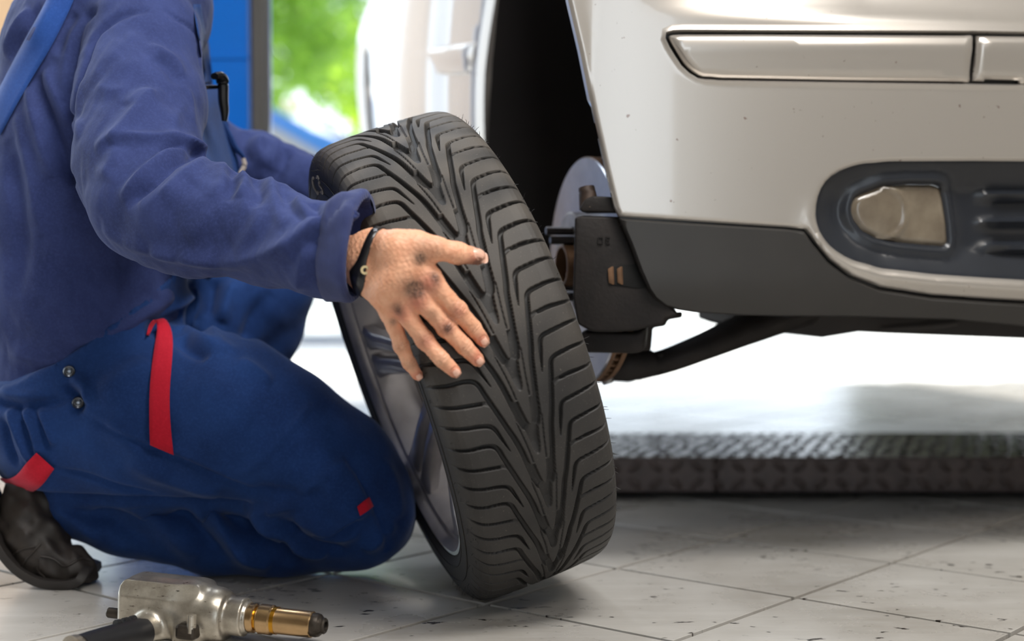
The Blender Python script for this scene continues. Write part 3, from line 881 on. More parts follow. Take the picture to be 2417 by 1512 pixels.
    lens = NT('fog_lamp_lens'); lb = lens.b
    lb.inputs['Roughness'].default_value = 0.25; lb.inputs['Coat Weight'].default_value = 0.8; lb.inputs['Specular IOR Level'].default_value = 0.4
    lens.l(lens.ramp(lens.noise(22, 4), [(0.3, srgb(96, 86, 74)), (0.7, srgb(122, 112, 97))]), lb.inputs['Base Color'])
    def hl(ed, p):
        d = np.hypot((p[:, 0] - 2095) / 62, (p[:, 1] - 500) / 66)
        return np.minimum(ed, 10) / 10 * 0.005 + 0.004 * np.exp(-((d - 1) / 0.12) ** 2) * (p[:, 0] > 2085) + 0.004 * np.clip(1 - d, 0, 1)
    fl = panel('fog_lamp', [lamp_s], offset_surf(BSURF, -0.028), lens.m, pd, hl, step=7, rings=(2, 5, 9), thick=0.006, label='dusty fog lamp lens')
    clipm = box_obj('clip_tab', P(2310, 394, 2.24) - np.array([0.0, .01, .003]), P(2366, 401, 2.28) + np.array([0, .0, 0]), blk, t, bevel=0.001)
    # body side behind the wheel arch: door skin, slot of the rear arch, quarter panel
    S0 = CO + CW * 0.60 + CU * 0.03; sdir = np.array([-0.31, 0.951, 0]); sdir /= np.linalg.norm(sdir); snrm = np.array([-sdir[1], sdir[0], 0])
    def sidesurf(p):
        d = np.stack([(p[:, 0] - 1208.5) / FPX, np.cos(PITCH) - (p[:, 1] - 756) / FPX * np.sin(PITCH), -np.sin(PITCH) - (p[:, 1] - 756) / FPX * np.cos(PITCH)], 1)
        tt = ((S0 - CAMP) @ snrm) / (d @ snrm); X = CAMP + d * tt[:, None]
        return X, np.tile(snrm, (len(p), 1))
    door = [(1168, -90), (1164, 0), (1153, 170), (1150, 345), (1148, 560), (905, 560), (903, 310), (899, 220), (892, 130), (885, 102), (878, 128), (879, 200), (886, 310), (890, 420), (880, 420), (872, 310), (862, 200), (860, 120), (864, 60), (880, 0), (915, -90)]
    def hd(ed, p): return np.minimum(ed, 8) / 8 * 0.012 - 0.012 + 0.030 * np.clip((1075 - p[:, 0]) / 30, 0, 1) * 0.4 + .02 * np.sin(np.clip((p[:, 1] + 90) / 640, 0, 1) * math.pi)
    panel('body_side', [door], sidesurf, SILVER, t, hd, step=13, rings=(2, 5, 9), thick=0.02)
    sm = [(1141, 101), (1144, 106), (1142, 140), (1136, 172), (1128, 178), (1060, 179), (985, 178), (950, 170), (945, 140), (985, 122), (1060, 111)]
    panel('side_moulding', [smooth_loop(resample(sm, 10), 110)], offset_surf(sidesurf, 0.018), SILVER, t, lambda e, p: np.minimum(e, 7) / 7 * .008 + .004 * np.clip(1 - np.abs(p[:, 1] - 130) / 30, 0, 1), step=9, rings=(2, 4, 7), thick=0.008)
    rt = sidesurf(np.array([[886.0, 300.0]]))[0][0] - snrm * 0.16
    bm = bmesh.new(); add_lathe(bm, [(-.1, .22), (-.1, .29), (-.085, .315), (.085, .315), (.1, .29), (.1, .22)], rt, snrm, seg=40, closed=True); rw = bm_obj('rear_tyre', bm, liner_m, t, smooth=True)
    bm = bmesh.new(); add_lathe(bm, [(.07, 0), (.09, .06), (.075, .19), (.095, .222), (-.09, .222), (-.09, 0)], rt, snrm, seg=40); bm_obj('rear_rim', bm, steel, rw, smooth=True)
    bm = bmesh.new(); q0 = sidesurf(np.array([[882.0, 60.0], [896.0, 60.0]]))[0]; 
    add_box(bm, Vector((q0[0] + q0[1]) / 2 - snrm * 0.13 - np.array([0, 0, .28])), (0.30, 0.16, 0.9), rot=basis(sdir).to_3x3()); bm_obj('rear_arch_liner', bm, liner_m, t)
    # wheel well liner
    HUB = CO + CW * 0.27 + CU * 0.075 + np.array([0, 0, 0.468])
    V, F = [], []
    us = np.linspace(-0.03, 0.30, 8); an = np.linspace(math.radians(32), math.radians(196), 44)
    for u in us:
        for a in an:
            sx = 0.30 if math.cos(a) < 0 else 0.235
            fl_ = 1 - 0.05 * math.sin(min(1, (u + .03) / .1) * math.pi / 2) + 0.004 * math.sin(a * 40)
            V.append(HUB + CU * (u - 0.045) - CW * math.cos(a) * sx * fl_ + np.array([0, 0, max(math.sin(a) * 0.62, -0.12) * fl_]))
    n_ = len(an)
    for i in range(len(us) - 1):
        for j in range(n_ - 1): F.append((i * n_ + j, (i + 1) * n_ + j, (i + 1) * n_ + j + 1, i * n_ + j + 1))
    mesh_obj('wheel_well_liner', V, F, liner_m, t)
    bm = bmesh.new()
    c = HUB + CU * 0.27
    add_box(bm, Vector(c + CW * 0.04 + np.array([0, 0, .16])), (0.02, 0.50, 0.50), rot=basis(CU).to_3x3())
    bm_obj('inner_wing', bm, liner_m, t)
    # arch return edge on the body-side panel
    # underbody, closed top
    bm = bmesh.new()
    cb = CO + CU * 0.85 + CW * 1.9
    add_box(bm, Vector(cb + np.array([0.0, 0, .47])), (1.1, 2.9, 0.16), rot=basis(CU).to_3x3(), bevel=0.03)
    bm_obj('underbody', bm, under_m, t)
    def lp(u, w, z): return Vector(CO + CU * u + CW * w + np.array([0, 0, z]))
    def hull(name, secs, mat, parent=t, bev=0.02):
        bm = bmesh.new(); rings = [[bm.verts.new(lp(*q)) for q in sec] for sec in secs]
        for A, C in zip(rings[:-1], rings[1:]):
            for i in range(len(A)): bm.faces.new((A[i], A[(i + 1) % len(A)], C[(i + 1) % len(A)], C[i]))
        bm.faces.new(rings[0]); bm.faces.new(rings[-1][::-1])
        if bev: bmesh.ops.bevel(bm, geom=bm.edges[:], offset=bev, segments=3, affect='EDGES', clamp_overlap=True)
        return bm_obj(name, bm, mat, parent, smooth=True, sharp=40)
    hull('bonnet', [[(.06, .02, 1.01), (1.60, .02, 1.01), (1.60, .02, 1.05), (.10, .02, 1.05)], [(.03, .6, 1.06), (1.62, .6, 1.06), (1.58, .6, 1.12), (.10, .6, 1.12)], [(.03, 1.25, 1.10), (1.62, 1.25, 1.10), (1.58, 1.25, 1.19), (.10, 1.25, 1.19)]], SILVER)
    hull('cabin', [[(.05, 1.25, 1.10), (1.60, 1.25, 1.10), (1.55, 1.25, 1.19), (.12, 1.25, 1.19)], [(.12, 1.9, 1.10), (1.60, 1.9, 1.10), (1.40, 1.9, 1.64), (.34, 1.9, 1.64)], [(.36, 3.3, 1.10), (1.60, 3.3, 1.10), (1.42, 3.2, 1.62), (.50, 3.2, 1.62)], [(.50, 3.8, 1.0), (1.57, 3.8, 1.0), (1.5, 3.75, 1.14), (.56, 3.75, 1.14)]], SILVER)
    gl = simple('tinted_car_glass', (.05, .06, .07), 0.05, coat=.5)
    hull('windscreen', [[(.20, 1.27, 1.205), (1.46, 1.27, 1.205), (1.46, 1.265, 1.21), (.20, 1.265, 1.21)], [(.32, 1.86, 1.60), (1.36, 1.86, 1.60), (1.36, 1.85, 1.62), (.32, 1.85, 1.62)]], gl, bev=0)
    hull('side_window', [[(.140, 1.92, 1.18), (.165, 1.92, 1.18), (.325, 2.0, 1.56), (.300, 2.0, 1.56)], [(.350, 3.12, 1.18), (.375, 3.12, 1.18), (.49, 3.02, 1.56), (.465, 3.02, 1.56)]], gl, bev=0)
    hull('far_side', [[(1.60, .1, .36), (1.64, .1, .36), (1.64, .1, 1.08), (1.60, .1, 1.08)], [(1.60, 3.9, .36), (1.64, 3.9, .36), (1.64, 3.9, 1.08), (1.60, 3.9, 1.08)]], SILVER)
    hull('headlamp', [[(.10, .0, .955), (.55, -.03, .965), (.55, .06, 1.0), (.10, .06, 1.0)], [(.10, .05, .96), (.55, .05, .97), (.55, .09, 1.0), (.10, .09, 1.0)]], simple('headlamp_glass', (.6, .63, .66), .08, coat=1.0), bev=0)
    # undertray below the lower bumper
    bm = bmesh.new()
    ut = [(1842, 742), (1846, 770), (1876, 781), (1940, 797), (2025, 783), (2100, 787), (2420, 799), (R, 815), (R, 780), (2420, 752), (2100, 742)]
    add_prism(bm, [P(x, y, 2.0) * 0 + (CAMP + ray(x, y) * (2.42 / ray(x, y)[1])) for x, y in ut], CW * 0.35)
    bm_obj('undertray', bm, under_m, t)
    bm = bmesh.new()
    add_tube(bm, [P(2080, 775, 2.38), P(2200, 768, 2.37), P(2260, 760, 2.37)], [.004, .008, .005], seg=8, n=10); bm_obj('drain_fold', bm, under_m, t)
    # suspension arm and ball joint
    bm = bmesh.new()
    add_tube(bm, [P(1500, 868, 2.26), P(1570, 852, 2.28), P(1655, 820, 2.30), P(1760, 776, 2.34), P(1900, 722, 2.40)], [M_(34, 2.26), M_(34, 2.28), M_(38, 2.3), M_(46, 2.34), M_(54, 2.4)], seg=14, n=24, flat=0.85)
    bm_obj('suspension_arm', bm, iron, t, smooth=True)
    bm = bmesh.new()
    add_tube(bm, [P(1440, 870, 2.25), P(1480, 862, 2.25), P(1540, 855, 2.26)], [M_(30, 2.25), M_(40, 2.25), M_(30, 2.25)], seg=12, n=12)
    for x in (1528, 1556): add_tube(bm, [P(x, 835, 2.262), P(x + 4, 880, 2.262)], [M_(9, 2.26), M_(9, 2.26)], seg=8)
    bm_obj('arm_bracket', bm, iron, t, smooth=True)
    bm = bmesh.new(); add_tube(bm, [P(1428, 880, 2.24), P(1436, 905, 2.24)], [M_(20, 2.24), M_(13, 2.24)], seg=12); bm_obj('ball_joint_nut', bm, steel, t, smooth=True)
    # brake disc (vented), hub, studs
    AX = -CU
    DC = P(1394, 637, 2.235)
    rd = M_(265, 2.235)
    bm = bmesh.new(); add_lathe(bm, [(.012, .075), (.012, rd - .002), (.010, rd), (.003, rd), (.003, .075)], DC, AX, seg=120, closed=True); dsc = bm_obj('brake_disc', bm, steel, t, smooth=True, sharp=30)
    bm = bmesh.new(); add_lathe(bm, [(.0098, rd - .001), (.0095, rd + .0006), (.0035, rd + .0006), (.0032, rd - .001)], DC, AX, seg=120, closed=True); bm_obj('disc_edge', bm, rust, dsc, smooth=True)
    bm = bmesh.new(); add_lathe(bm, [(-.007, .075), (-.007, rd), (-.014, rd), (-.014, .075)], DC, AX, seg=120, closed=True); bm_obj('inner_disc', bm, rust, dsc, smooth=True, sharp=30)
    B = basis(AX)
    bm = bmesh.new()
    for k in range(64):
        a = 2 * math.pi * k / 64
        c = Vector(DC) + B @ Vector((-.002, (rd - .02) * math.cos(a), (rd - .02) * math.sin(a)))
        rot = B @ Matrix.Rotation(a, 3, 'X')
        add_box(bm, c, (.011, .034, .005), rot=rot)
    v = bm_obj('vent_vane', bm, rust, dsc); v['kind'] = 'stuff'
    HC = P(1352, 606, 2.215)
    bm = bmesh.new(); rh = M_(106, 2.215)
    add_lathe(bm, [(-.03, .03), (-.03, rh), (.004, rh), (.006, rh - .003), (.006, .03)], HC, AX, seg=64, closed=True); hb_ = bm_obj('hub', bm, simple('hub_face', srgb(120, 114, 110), 0.4, metal=0.8, var=0.3, scale=30), t, smooth=True, sharp=30)
    bm = bmesh.new(); ro = M_(52, 2.2)
    CB = P(1345, 628, 2.205)
    add_lathe(bm, [(-.02, ro), (.012, ro), (.014, ro - .002), (.014, ro - .005), (-.02, ro - .007)], CB, AX, seg=48, closed=True); bm_obj('hub_bore_ring', bm, rust, hb_, smooth=True, sharp=30)
    studm = simple('stud_steel', srgb(70, 66, 66), 0.35, metal=0.9)
    for (x0, y0, x1, L) in ((1348, 545, 1286, 0), (1358, 567, 1299, 0), (1360, 676, 1300, 0), (1365, 700, 1310, 0), (1356, 640, 1305, 1)):
        if L: continue
        bm = bmesh.new(); a = P(x0, y0, 2.20); L_ = 0.040; r = .0066
        prof = [(-.01, r)]
        for i in range(20): prof += [(.001 + i * .0018, r), (.0019 + i * .0018, r - .0007)]
        prof += [(L_ - .002, r), (L_, r - .0015), (L_, 0)]
        add_lathe(bm, prof, a, AX, seg=14); bm_obj('wheel_stud', bm, studm, hb_, smooth=True)
    # caliper in front of the disc
    Yc = 2.050
    def plate(name, out, Y, depth, mat, bev=0.004, parent=t):
        bm = bmesh.new(); add_prism(bm, [P(x, y, Y) for x, y in out], np.array([0.01, depth, 0]))
        bmesh.ops.recalc_face_normals(bm, faces=bm.faces[:])
        es = [e for e in bm.edges if e.calc_length() > 0.002]
        if bev: bmesh.ops.bevel(bm, geom=es, offset=bev, segments=3, affect='EDGES', profile=0.5, clamp_overlap=True)
        return bm_obj(name, bm, mat, parent, smooth=True, sharp=45)
    cal = plate('caliper', [(1356, 512), (1372, 508), (1480, 512), (1520, 590), (1560, 700), (1600, 742), (1570, 752), (1566, 765), (1540, 770), (1500, 780), (1440, 784), (1395, 782), (1362, 764), (1352, 700), (1355, 600)], Yc, 0.085, iron, 0.006)
    plate('caliper_bracket', [(1380, 470), (1400, 462), (1470, 466), (1500, 500), (1372, 500), (1368, 492)], Yc - 0.004, 0.06, iron, 0.003, cal)
    bm = bmesh.new()
    add_tube(bm, [P(1391, 492, 2.06), P(1387, 460, 2.062), P(1384, 442, 2.064)], [M_(24, 2.06), M_(21, 2.06), M_(19, 2.06)], seg=16, n=6)
    bm_obj('guide_pin_boot', bm, simple('brown_iron', srgb(62, 48, 40), 0.6, metal=0.3, var=0.3, scale=40), cal, smooth=True)
    plate('caliper_window_shade', [(1436, 640), (1444, 628), (1500, 622), (1528, 660), (1540, 680), (1500, 680), (1440, 672), (1432, 660)], Yc - 0.0015, 0.01, simple('painted_hollow_shade', (0.004, 0.004, 0.004), 0.9), 0.001, cal)  # opening drawn as a black plate, its inner shade put into the colour
    for x in (1434, 1455):
        plate('brake_pad', [(x, 634), (x + 10, 628), (x + 12, 672), (x + 2, 668)], Yc - 0.003, 0.006, rust, 0.001, cal)
    plate('knuckle', [(1372, 780), (1500, 786), (1526, 770), (1520, 828), (1500, 834), (1380, 832), (1366, 806)], Yc + 0.03, 0.07, iron, 0.005)
    plate('splash_shield', [(1400, 765), (1600, 735), (1600, 750), (1566, 756), (1560, 770), (1530, 775), (1525, 828), (1420, 830)], Yc + 0.12, 0.02, iron, 0.003)
    # raised casting letters on the caliper, too worn to read, as short bars
    bm = bmesh.new()
    for x, y, w_, h_ in ((1412, 560, 10, 2), (1412, 574, 10, 2), (1411, 567, 2, 14), (1422, 566, 2, 12), (1430, 560, 10, 2), (1430, 567, 8, 2), (1430, 574, 10, 2), (1430, 567, 2, 14), (1474, 575, 2, 12), (1479, 575, 2, 12)):
        add_box(bm, Vector(P(x + w_ / 2, y, Yc - 0.0008)), (M_(w_, Yc), .003, M_(h_, Yc)))
    o = bm_obj('cast_mark', bm, iron, cal); o['kind'] = 'stuff'
def smooth_corners(poly, n=90):
    return smooth_loop(resample(poly, 20), n * 2)
car()
# ------------------------------------------------------------------ pneumatic impact wrench on the tiles
def wrench():
    A = P(296, 1424, 1.80); Bq = P(815, 1482, 1.725)
    ax = (Bq - A); Lw = np.linalg.norm(ax); ax = ax / Lw
    base = (A + Bq) / 2
    t = thing('impact_wrench', 'worn metal pneumatic impact wrench with a brass-coloured socket lying on the tiles', 'impact wrench', (base[0], base[1], 0))
    met = NT('worn_cast_alloy'); met.b.inputs['Metallic'].default_value = 0.8; met.b.inputs['Roughness'].default_value = 0.33
    c = met.ramp(met.noise(26, 7, 0.65), [(0.28, srgb(140, 132, 120)), (0.6, srgb(190, 183, 170)), (0.8, srgb(210, 203, 190))])
    scr = met.ramp(met.noise(95, 4, 0.7, stretch=(1, 1, 4)), [(0.63, (0, 0, 0)), (0.70, (1, 1, 1))])
    c = met.mix(scr, c, srgb(70, 58, 48)); met.l(c, met.b.inputs['Base Color']); met.bump(met.noise(60, 4), 0.25, 0.001)
    brass = simple('brass_socket', srgb(196, 164, 122), 0.24, metal=0.95, var=0.12, scale=40)
    gold = simple('yellow_brass', srgb(206, 150, 48), 0.25, metal=0.95)
    dark = simple('dark_steel', srgb(74, 68, 62), 0.4, metal=0.85, var=0.3, scale=60, bump=0.4, bscale=260)
    rubg = simple('black_rubber_grip', srgb(30, 30, 32), 0.38, var=0.2, scale=30)
    up = np.array([0, 0, 1.0]); fz = up - ax * (up @ ax); fz /= np.linalg.norm(fz); fy = np.cross(fz, ax)   # fy away from the camera
    if fy[1] < 0: fy = -fy
    def L(a, y, z): return A + ax * a + fy * y + fz * z
    # body: boxy rear housing blended into a round hammer case and a stepped nose
    def body(p):
        a = (p - A) @ ax; y = (p - A) @ fy; z = (p - A) @ fz
        q = np.stack([a, y, z], 1)
        rear = d_box(q, (.056, 0.002, 0.002), (.053, .031, .033), r=.007)
        wedge = d_box(q, (.055, 0.012, 0.016), (.050, .020, .021), r=.012)
        case = d_seg(q, np.array([.098, 0, -.001]), np.array([.122, 0, -.001]), .0355, .0345)
        case = np.maximum(case, a - .1405)
        nose = np.maximum(np.hypot(y, z) - .0235, np.abs(a - .148) - .016)
        lipn = np.maximum(np.hypot(y, z) - .0195, np.abs(a - .157) - .0125)
        rear = np.maximum(rear, (-y * .75 + z * .66) - .0335)
        d = smin(smin(rear, wedge, .006), case, .014)
        d = smin(d, nose, .006); d = smin(d, lipn, .003)
        foot = d_box(q, (.100, -.020, -.022), (.018, .016, .014), r=.006)
        d = smin(d, foot, .006)
        hs = d_seg(q, np.array([.052, -.012, -.016]), np.array([.046, -.058, -.019]), .0185, .0172)
        return smin(d, hs, .012)
    V, F = surfnet(body, A + np.array([-.06, -.14, -.06]), A + np.array([.26, .10, .06]), 0.0016)
    mesh_obj('housing', V, F, met.m, t)
    for y, z in ((-.010, .013), (.022, .013), (-.010, -.02), (.022, -.02)):
        bm = bmesh.new(); add_lathe(bm, [(-.004, 0), (-.004, .004), (.006, .004)], L(.002, y, z), ax, seg=10); bm_obj('cover_screw', bm, dark, t)
    bm = bmesh.new(); add_box(bm, Vector(L(.001, 0.006, -.004)), (.006, .044, .044), rot=Matrix((ax, fy, fz)).transposed(), bevel=.002); bm_obj('rear_cover', bm, met.m, t)
    bm = bmesh.new(); add_lathe(bm, [(-.017, 0), (-.017, .0055), (-.0155, .0065), (.004, .0065)], L(0, -.012, -.010), ax, seg=20); bm_obj('reverse_knob', bm, dark, t, smooth=True, sharp=30)
    bm = bmesh.new(); add_lathe(bm, [(0, .0025), (.0004, .0033), (.0004, 0)], L(.083, -.020, .0292), fz, seg=14); bm_obj('oil_hole', bm, dark, t)
    # grip towards the camera
    g0, g1 = L(.050, -.044, -.019), L(.022, -.140, -.019)
    bm = bmesh.new()
    add_tube(bm, [g0, g0 * .8 + g1 * .2, g0 * .55 + g1 * .45, g0 * .2 + g1 * .8, g1], [.0190, .0205, .0197, .0192, .0185], seg=24, n=24, flat=0.92); gr = bm_obj('grip', bm, rubg, t, smooth=True)
    gd = (g1 - g0) / np.linalg.norm(g1 - g0)
    bm = bmesh.new()
    for k in range(3): add_tube(bm, [g0 * (1 - s) + g1 * s + fz * .0170 - ax * .004 for s in (.10 + k * .12, .17 + k * .12)], [.005, .005], seg=10)
    bm_obj('grip_bump', bm, rubg, gr, smooth=True)
    bm = bmesh.new(); add_lathe(bm, [(-.004, .013), (.004, .0185), (.012, .0185), (.012, .011), (.0, .011)], g1, gd, seg=28, closed=True); bm_obj('grip_cap', bm, met.m, t, smooth=True, sharp=30)
    bm = bmesh.new(); add_lathe(bm, [(0, .0105), (.022, .0105), (.024, .008), (.034, .008), (.034, 0)], g1, gd, seg=24); bm_obj('air_fitting', bm, gold, t, smooth=True, sharp=30, label='brass air fitting')
    # trigger
    bm = bmesh.new(); add_box(bm, Vector(L(.106, -.038, -.014)), (.026, .020, .018), rot=Matrix((ax, fy, fz)).transposed(), bevel=.004); bm_obj('trigger', bm, dark, t)
    bm = bmesh.new(); add_lathe(bm, [(-.012, 0), (-.012, .0055), (.010, .0055), (.010, 0)], L(.113, -.043, -.002), fz, seg=16); bm_obj('trigger_pin', bm, met.m, t)
    # socket
    bm = bmesh.new(); add_lathe(bm, [(.160, .0), (.160, .0145), (.171, .0145), (.171, 0)], A, ax, seg=32); bm_obj('anvil', bm, dark, t, smooth=True, sharp=30)
    bm = bmesh.new(); add_lathe(bm, [(.168, 0), (.168, .0160), (.170, .0178), (.1765, .0178), (.178, .0162), (.178, 0)], A, ax, seg=40); bm_obj('socket_collar', bm, brass, t, smooth=True, sharp=30)
    bm = bmesh.new(); add_lathe(bm, [(.177, .0), (.177, .0142), (.186, .0142), (.186, 0)], A, ax, seg=32); bm_obj('socket_neck', bm, gold, t, smooth=True, sharp=30)
    bm = bmesh.new(); add_lathe(bm, [(.182, 0), (.182, .0172), (.1835, .0182), (.1985, .0182), (.200, .0166), (.206, .0160), (.2065, .0158), (.2505, .0158), (.2515, .0150), (.2515, 0)], A, ax, seg=48); sk = bm_obj('socket', bm, brass, t, smooth=True, sharp=25)
    bm = bmesh.new(); add_lathe(bm, [(.2005, .0155), (.2005, .01665), (.2055, .01665), (.2055, .0155)], A, ax, seg=72, closed=True); bm_obj('knurl_band', bm, gold, sk)
    bm = bmesh.new(); add_lathe(bm, [(.250, .0), (.250, .0140), (.256, .0146), (.260, .0135), (.264, .0098), (.2665, .0098), (.268, .0085), (.268, .0058), (.258, .0055), (.258, 0)], A, ax, seg=36); bm_obj('socket_tip', bm, dark, t, smooth=True, sharp=25)
wrench()
# ------------------------------------------------------------------ the kneeling mechanic
def cloth(name, c_lo, c_hi, rough=0.85, sheen=0.35, weave=1500, worn=None):
    m = NT(name); b = m.b
    b.inputs['Roughness'].default_value = rough; b.inputs['Sheen Weight'].default_value = sheen; b.inputs['Sheen Roughness'].default_value = 0.45
    b.inputs['Sheen Tint'].default_value = (0.75, 0.82, 1.0, 1); b.inputs['Specular IOR Level'].default_value = 0.2
    c = m.ramp(m.noise(9, 7, 0.6), [(0.3, c_lo), (0.7, c_hi)])
    c = m.mix(m.ramp(m.noise(260, 3, 0.7), [(0.45, (0, 0, 0)), (0.9, (0.35,) * 3)]), c, tuple(min(1, v * 1.7 + 0.01) for v in c_hi))
    if worn:
        c = m.mix(m.ramp(m.noise(5, 5, 0.6), [(0.56, (0, 0, 0)), (0.74, (0.55,) * 3)]), c, worn)
    m.l(c, b.inputs['Base Color'])
    m.bump(m.noise(weave, 2, 0.6), 0.35, 0.0005)
    return m.m
SHIRT_M = cloth('navy_work_shirt', srgb(40, 50, 92), srgb(56, 68, 118), sheen=.10)
TROUSER_M = cloth('blue_overall_twill', srgb(21, 46, 94), srgb(34, 66, 124), sheen=0.15, worn=srgb(20, 34, 66))
RED_M = cloth('red_webbing', srgb(188, 20, 42), srgb(210, 34, 56), sheen=0.2, weave=900)
def person():
    pb = P(300, 1340, 2.15)
    t = thing('person', 'person kneeling in blue work overalls and navy shirt, hands on the tilted wheel', 'person', (pb[0], pb[1], 0))
    # ---------------- joints
    R_SH, R_EL, R_WR = P(345, 110, 2.02), P(345, 500, 1.85), P(868, 612, 1.690)
    L_SH, L_EL, L_WR = P(385, 120, 2.36), P(500, 385, 2.37), P(800, 430, 2.34)
    R_HIP, R_KN, R_AN = P(170, 1010, 2.12), P(850, 1200, 2.13), P(110, 1195, 2.12)
    L_HIP, L_KN, L_AN = P(200, 980, 2.34), P(672, 670, 2.38), P(560, 1200, 2.42)
    PEL, CHEST = P(170, 950, 2.22), P(250, 250, 2.20)
    # ---------------- right hand on the tread (finger joints read off the photograph, laid on the tyre)
    def T_(px, py, off):
        h = hit_tyre(px, py)
        d = ray(px, py); d = d / np.linalg.norm(d)
        if h is None: return None
        return h - d * off
    def Y_(px, py, Y): return P(px, py, Y)
    def J(px, py, off, fy):
        a = T_(px, py, off)
        return P(px, py, min(a[1], fy + 1)) if a is not None else P(px, py, fy)
    yk = hit_tyre(1010, 700)[1]
    hand = {}
    hand['index'] = [(P(1012, 655, yk - .034), .0118), (P(1036, 684, yk - .034), .0112), (P(1079, 731, yk - .026), .0104), (T_(1117, 774, .0125), .0094), (T_(1140, 803, .0075), .0078)]
    hand['middle'] = [(P(980, 690, yk - .034), .0120), (P(1008, 722, yk - .034), .0113), (P(1053, 772, yk - .026), .0105), (T_(1097, 818, .0125), .0095), (T_(1128, 849, .0075), .0079)]
    hand['ring'] = [(P(946, 712, yk - .028), .0116), (P(966, 752, yk - .030), .0106), (P(1003, 803, yk - .024), .0098), (T_(1043, 848, .013), .0090), (T_(1073, 876, .0085), .0076)]
    yl = hit_tyre(1010, 860)[1]
    hand['little'] = [(P(918, 728, yk - .016), .0104), (P(930, 766, yk - .018), .0094), (P(947, 815, yk - .014), .0084), (P(966, 857, yk - .006), .0078), (P(986, 885, yk + .001), .0066)]
    hand['thumb'] = [(P(925, 590, yk - .036), .0165), (P(978, 580, yk - .040), .0155), (P(1028, 586, yk - .040), .0128), (P(1080, 597, yk - .034), .0118), (P(1126, 605, yk - .024), .0096)]
    wrist = [(P(800, 608, 1.708), .026), (P(872, 612, 1.688), .0255), (P(905, 625, 1.680), .024)]
    palm = [
        [(P(885, 600, 1.688), .0235), (P(960, 622, yk - .040), .0185), (P(1014, 656, yk - .033), .0135)],
        [(P(880, 622, 1.690), .0245), (P(945, 650, yk - .040), .0195), (P(986, 694, yk - .033), .0140)],
        [(P(876, 640, 1.692), .0225), (P(925, 676, yk - .036), .0185), (P(950, 716, yk - .027), .0138)],
        [(P(872, 655, 1.694), .0195), (P(905, 695, yk - .028), .0165), (P(922, 732, yk - .016), .0125)],
        [(P(885, 585, 1.686), .0215), (P(935, 582, yk - .042), .0185), (P(985, 580, yk - .040), .0140)],
    ]
    creases = []
    for nm in ('index', 'middle', 'ring', 'little'):
        for q in (2, 3):
            a, b_ = hand[nm][q - 1][0], hand[nm][q + 1][0]; c, r = hand[nm][q]
            ax = (b_ - a) / np.linalg.norm(b_ - a)
            for off in ((-.0032, 0, .0032) if q == 2 else (-.0016, .0016)): creases.append((c + ax * off, ax, r))
    c, r = hand['thumb'][3]; ax = hand['thumb'][4][0] - hand['thumb'][2][0]; ax /= np.linalg.norm(ax)
    for off in (-.005, -.0005, .004): creases.append((c + ax * off, ax, r))
    def hand_sdf(p):
        d = d_chain(p, wrist, .01)
        pd = None
        for ch in palm: pd = d_chain(p, ch, .004) if pd is None else smin(pd, d_chain(p, ch, .004), .015)
        d = smin(d, pd, .014)
        fing = None
        for nm in ('index', 'middle', 'ring', 'little'):
            f_ = d_chain(p, hand[nm], .003)
            c2, r2 = hand[nm][2]
            f_ = smin(f_, np.linalg.norm(p - c2, axis=1) - r2 * 1.06, .004)
            fing = f_ if fing is None else smin(fing, f_, .0028)
        d = smin(d, fing, .009)
        # knuckles and tendons on the back of the hand
        view = (CAMP - hand['middle'][0][0]); view /= np.linalg.norm(view)
        for nm, w in (('index', .0085), ('middle', .0090), ('ring', .0080), ('little', .007)):
            k = hand[nm][1][0] * .45 + hand[nm][0][0] * .55 + view * .0042
            d = smin(d, np.linalg.norm(p - k, axis=1) - w, .007)
            d = smin(d, d_seg(p, k, P(905, 628, 1.70) * .62 + k * .38 + view * .010, .0028, .0016), .006)
        th = d_chain(p, hand['thumb'], .006)
        d = smin(d, th, .011)
        return d
    arm_r = [(P(342, 130, 2.03), .042), (P(340, 300, 1.96), .044), (R_EL, .040), (P(560, 555, 1.785), .040), (P(760, 595, 1.722), .029), wrist[0]]
    lo, hi = bounds([wrist, hand['index'], hand['thumb'], hand['little']], .012)
    lo[0] = P(830, 600, 1.70)[0]
    V1, F1 = surfnet(lambda p: smin(hand_sdf(p), d_chain(p, arm_r[-3:]), .01), lo - np.array([.012, 0, 0]), hi, .0011)
    N1 = vnormals(V1, F1)
    dis = np.zeros(len(V1))
    view = np.array([0, -1.0, .05])
    for c, ax, r in creases:
        a = (V1 - c) @ ax; dd = np.linalg.norm(V1 - c, axis=1)
        back = np.clip((N1 @ view) * 2 - .2, 0, 1)
        dis -= .0010 * np.exp(-(a / .0009) ** 2) * (dd < r * 1.5) * back
    dis += .00025 * vnoise(V1, 160, 5) + .0002 * vnoise(V1, 300, 6)
    nails = []
    for nm in ('thumb', 'index', 'middle', 'ring', 'little'):
        tip, r = hand[nm][4]; ax = tip - hand[nm][3][0]; ax /= np.linalg.norm(ax)
        up = np.array([0, -1.0, .25]) if nm != 'thumb' else np.array([-.05, -.85, .52]); up -= ax * (up @ ax); up /= np.linalg.norm(up); sd = np.cross(ax, up)
        nails.append((nm, tip + ax * r * .25, ax, up, sd, r))
        q = V1 - (tip + ax * r * .15); a, s, u = q @ ax, q @ sd, q @ up
        e = (a / (r * .92)) ** 2 + (s / (r * .80)) ** 2
        dis -= .0009 * np.exp(-((e - 1.15) / .35) ** 2) * (u > 0)
    V1 = V1 + N1 * dis[:, None]
    # ---------------- rest of the body
    leg_r = [(R_HIP, .075), (P(520, 1010, 2.12), .065), (R_KN, .045), (P(560, 1265, 2.13), .030), (P(300, 1238, 2.12), .024), (R_AN, .024), (P(60, 1280, 2.085), .026), (P(150, 1345, 2.075), .016)]
